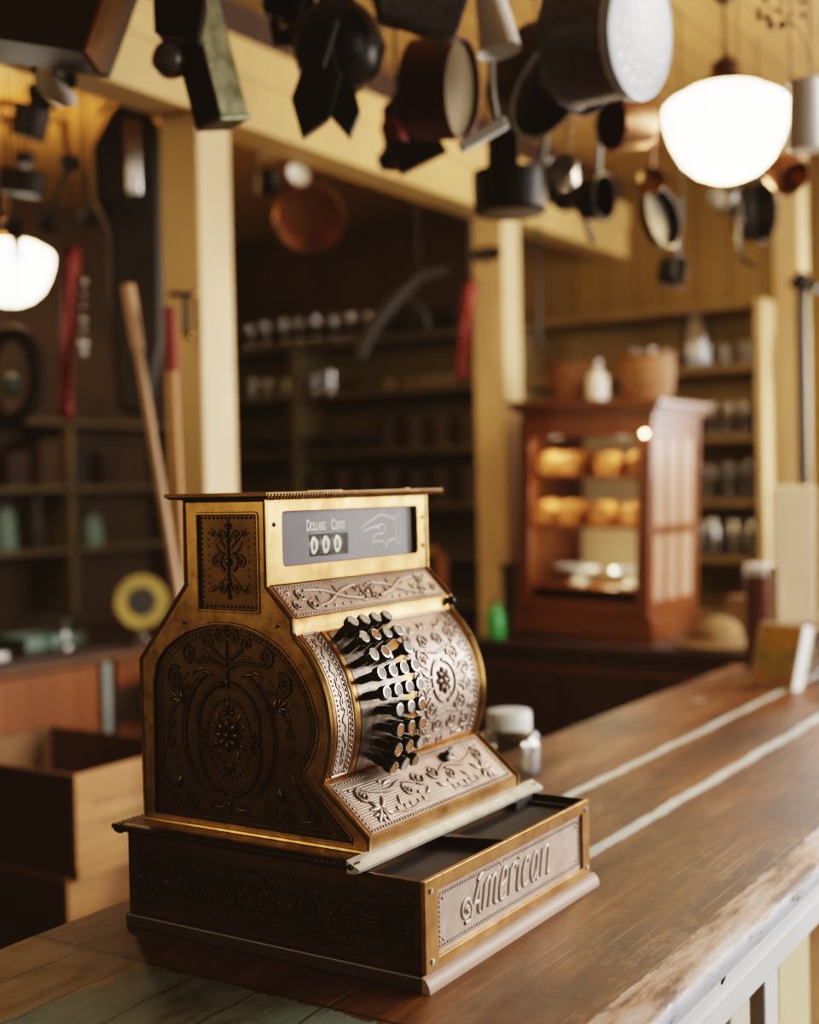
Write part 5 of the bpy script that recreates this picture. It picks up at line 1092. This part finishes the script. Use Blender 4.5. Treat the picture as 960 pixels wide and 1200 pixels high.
t = thing('oval_post_plate', 'small dark oval plate fixed on the middle post', 'plate', V((2.985, 1.565, 2.30))); obj('plate_disc', lathe(B(), [(.035, 0), (.033, .008), (0, .010)], 20, axis_mat((-1, 0, 0)) @ Matrix.Diagonal((1.9, .8, 1, 1))), 'iron', t); bm = B(); ball(bm, (-.012, 0, 0), .008); obj('plate_stud', bm, 'steel', t)
t = thing('iron_pipe', 'tall dark iron pipe standing before the right-hand wall post', 'pipe', (3.55, .60, 0)); obj('pipe_body', lathe(B(), [(.02, 0), (.02, 2.18)], 14), 'iron', t); bm = B(); tube(bm, [(0, -.06, 2.14), (0, .04, 2.17)], .016, 8); ball(bm, (0, 0, 2.18), .028); obj('pipe_tap', bm, 'iron', t); obj('pipe_flange', lathe(B(), [(.05, 0), (.05, .015), (.02, .02)], 16), 'iron', t)
# ================================================================== LIGHT
def area(name, loc, target, sx, sy, e, c, spread=PI):
    l = bpy.data.lights.new(name, 'AREA'); l.shape = 'RECTANGLE'; l.size = sx; l.size_y = sy; l.energy = e; l.color = c; l.spread = spread
    o = bpy.data.objects.new(name, l); col.objects.link(o); o.location = loc; o.rotation_euler = (V(target) - V(loc)).to_track_quat('-Z', 'Y').to_euler(); return o
def point(name, loc, e, c, r=.05):
    l = bpy.data.lights.new(name, 'POINT'); l.energy = e; l.color = c; l.shadow_soft_size = r; o = bpy.data.objects.new(name, l); col.objects.link(o); o.location = loc; return o
area('window_light', (2.9, -2.15, 2.15), (.5, .25, 1.1), 1.7, 1.4, 92, (1, .95, .90))
area('far_window_light', (3.8, -1.9, 1.6), (2.6, .9, 1.2), 1.0, 1.3, 42, (1, .92, .82))
area('left_fill_light', (-2.6, 2.1, 2.1), (.02, .28, 1.42), 1.1, .8, .75, (1, .72, .42), math.radians(24))  # added warm fill for golden reflections on the register's side
area('counter_glare_light', (4.08, .08, 1.62), (1.9, .15, .95), .8, 1.1, 20, (1, .96, .92))  # added at the out-of-view window for glare on the counter
area('post_fill_light', (-1.6, 2.0, 2.3), (1.37, 1.56, 1.9), .8, .8, .8, (1, .72, .40), math.radians(30))  # added narrow fill to warm the near post's left face
area('rear_fill_light', (1.2, -2.9, 1.8), (.6, 0, 1.0), 1.8, 1.7, 26, (1, .95, .90))  # added fill so the relief and letters catch highlights
sp_ = bpy.data.lights.new('crate_spot', 'SPOT'); sp_.energy = 250; sp_.color = (1, .76, .50); sp_.spot_size = math.radians(15); sp_.spot_blend = .6; sp_.shadow_soft_size = .12  # added spot to brighten the crate fronts
so = bpy.data.objects.new('crate_spot', sp_); col.objects.link(so); so.location = (.75, -3.0, 2.55); so.rotation_euler = (V((1.0, 1.41, .66)) - so.location).to_track_quat('-Z', 'Y').to_euler()
point('lamp_light', tuple(lp + V((0, 0, -.30))), 10, (1, .70, .36), .12)
point('left_lamp_light', tuple(lp2 + V((0, 0, .22))), 10, (1, .58, .20), .10)
for k, (y, z) in enumerate(((.12, .62), (.36, .62), (.13, .47), (.36, .47), (.12, .31), (.30, .31))): point('cabinet_fill', tuple(cabpos(.03, y, z)), .42, (1, .84, .62), .02)  # added fill between the cabinet shelves, no real bulbs there
point('cabinet_floor_fill', tuple(cabpos(.10, .18, .22)), 1.1, (1, .85, .55), .03)  # added fill to brighten the cabinet floor
w = bpy.data.worlds.new('world'); sc.world = w; w.use_nodes = True
w.node_tree.nodes['Background'].inputs[0].default_value = (1, .78, .55, 1); w.node_tree.nodes['Background'].inputs[1].default_value = .045
# ================================================================== colour management
vs = sc.view_settings; vs.view_transform = 'Filmic'; vs.look = 'High Contrast'; vs.exposure = 0.45; vs.gamma = 1
vs.use_curve_mapping = True; cm = vs.curve_mapping
for k, lift in enumerate((.010, .0072, .0048)):
    cv = cm.curves[k]; cv.points[0].location = (0, lift); cv.points[1].location = (1, 1)
cm.update()
sc.cycles.use_denoising = True; sc.cycles.max_bounces = 8; sc.cycles.transparent_max_bounces = 16; sc.cycles.caustics_reflective = False; sc.cycles.caustics_refractive = False
sc.cycles.sample_clamp_indirect = 6
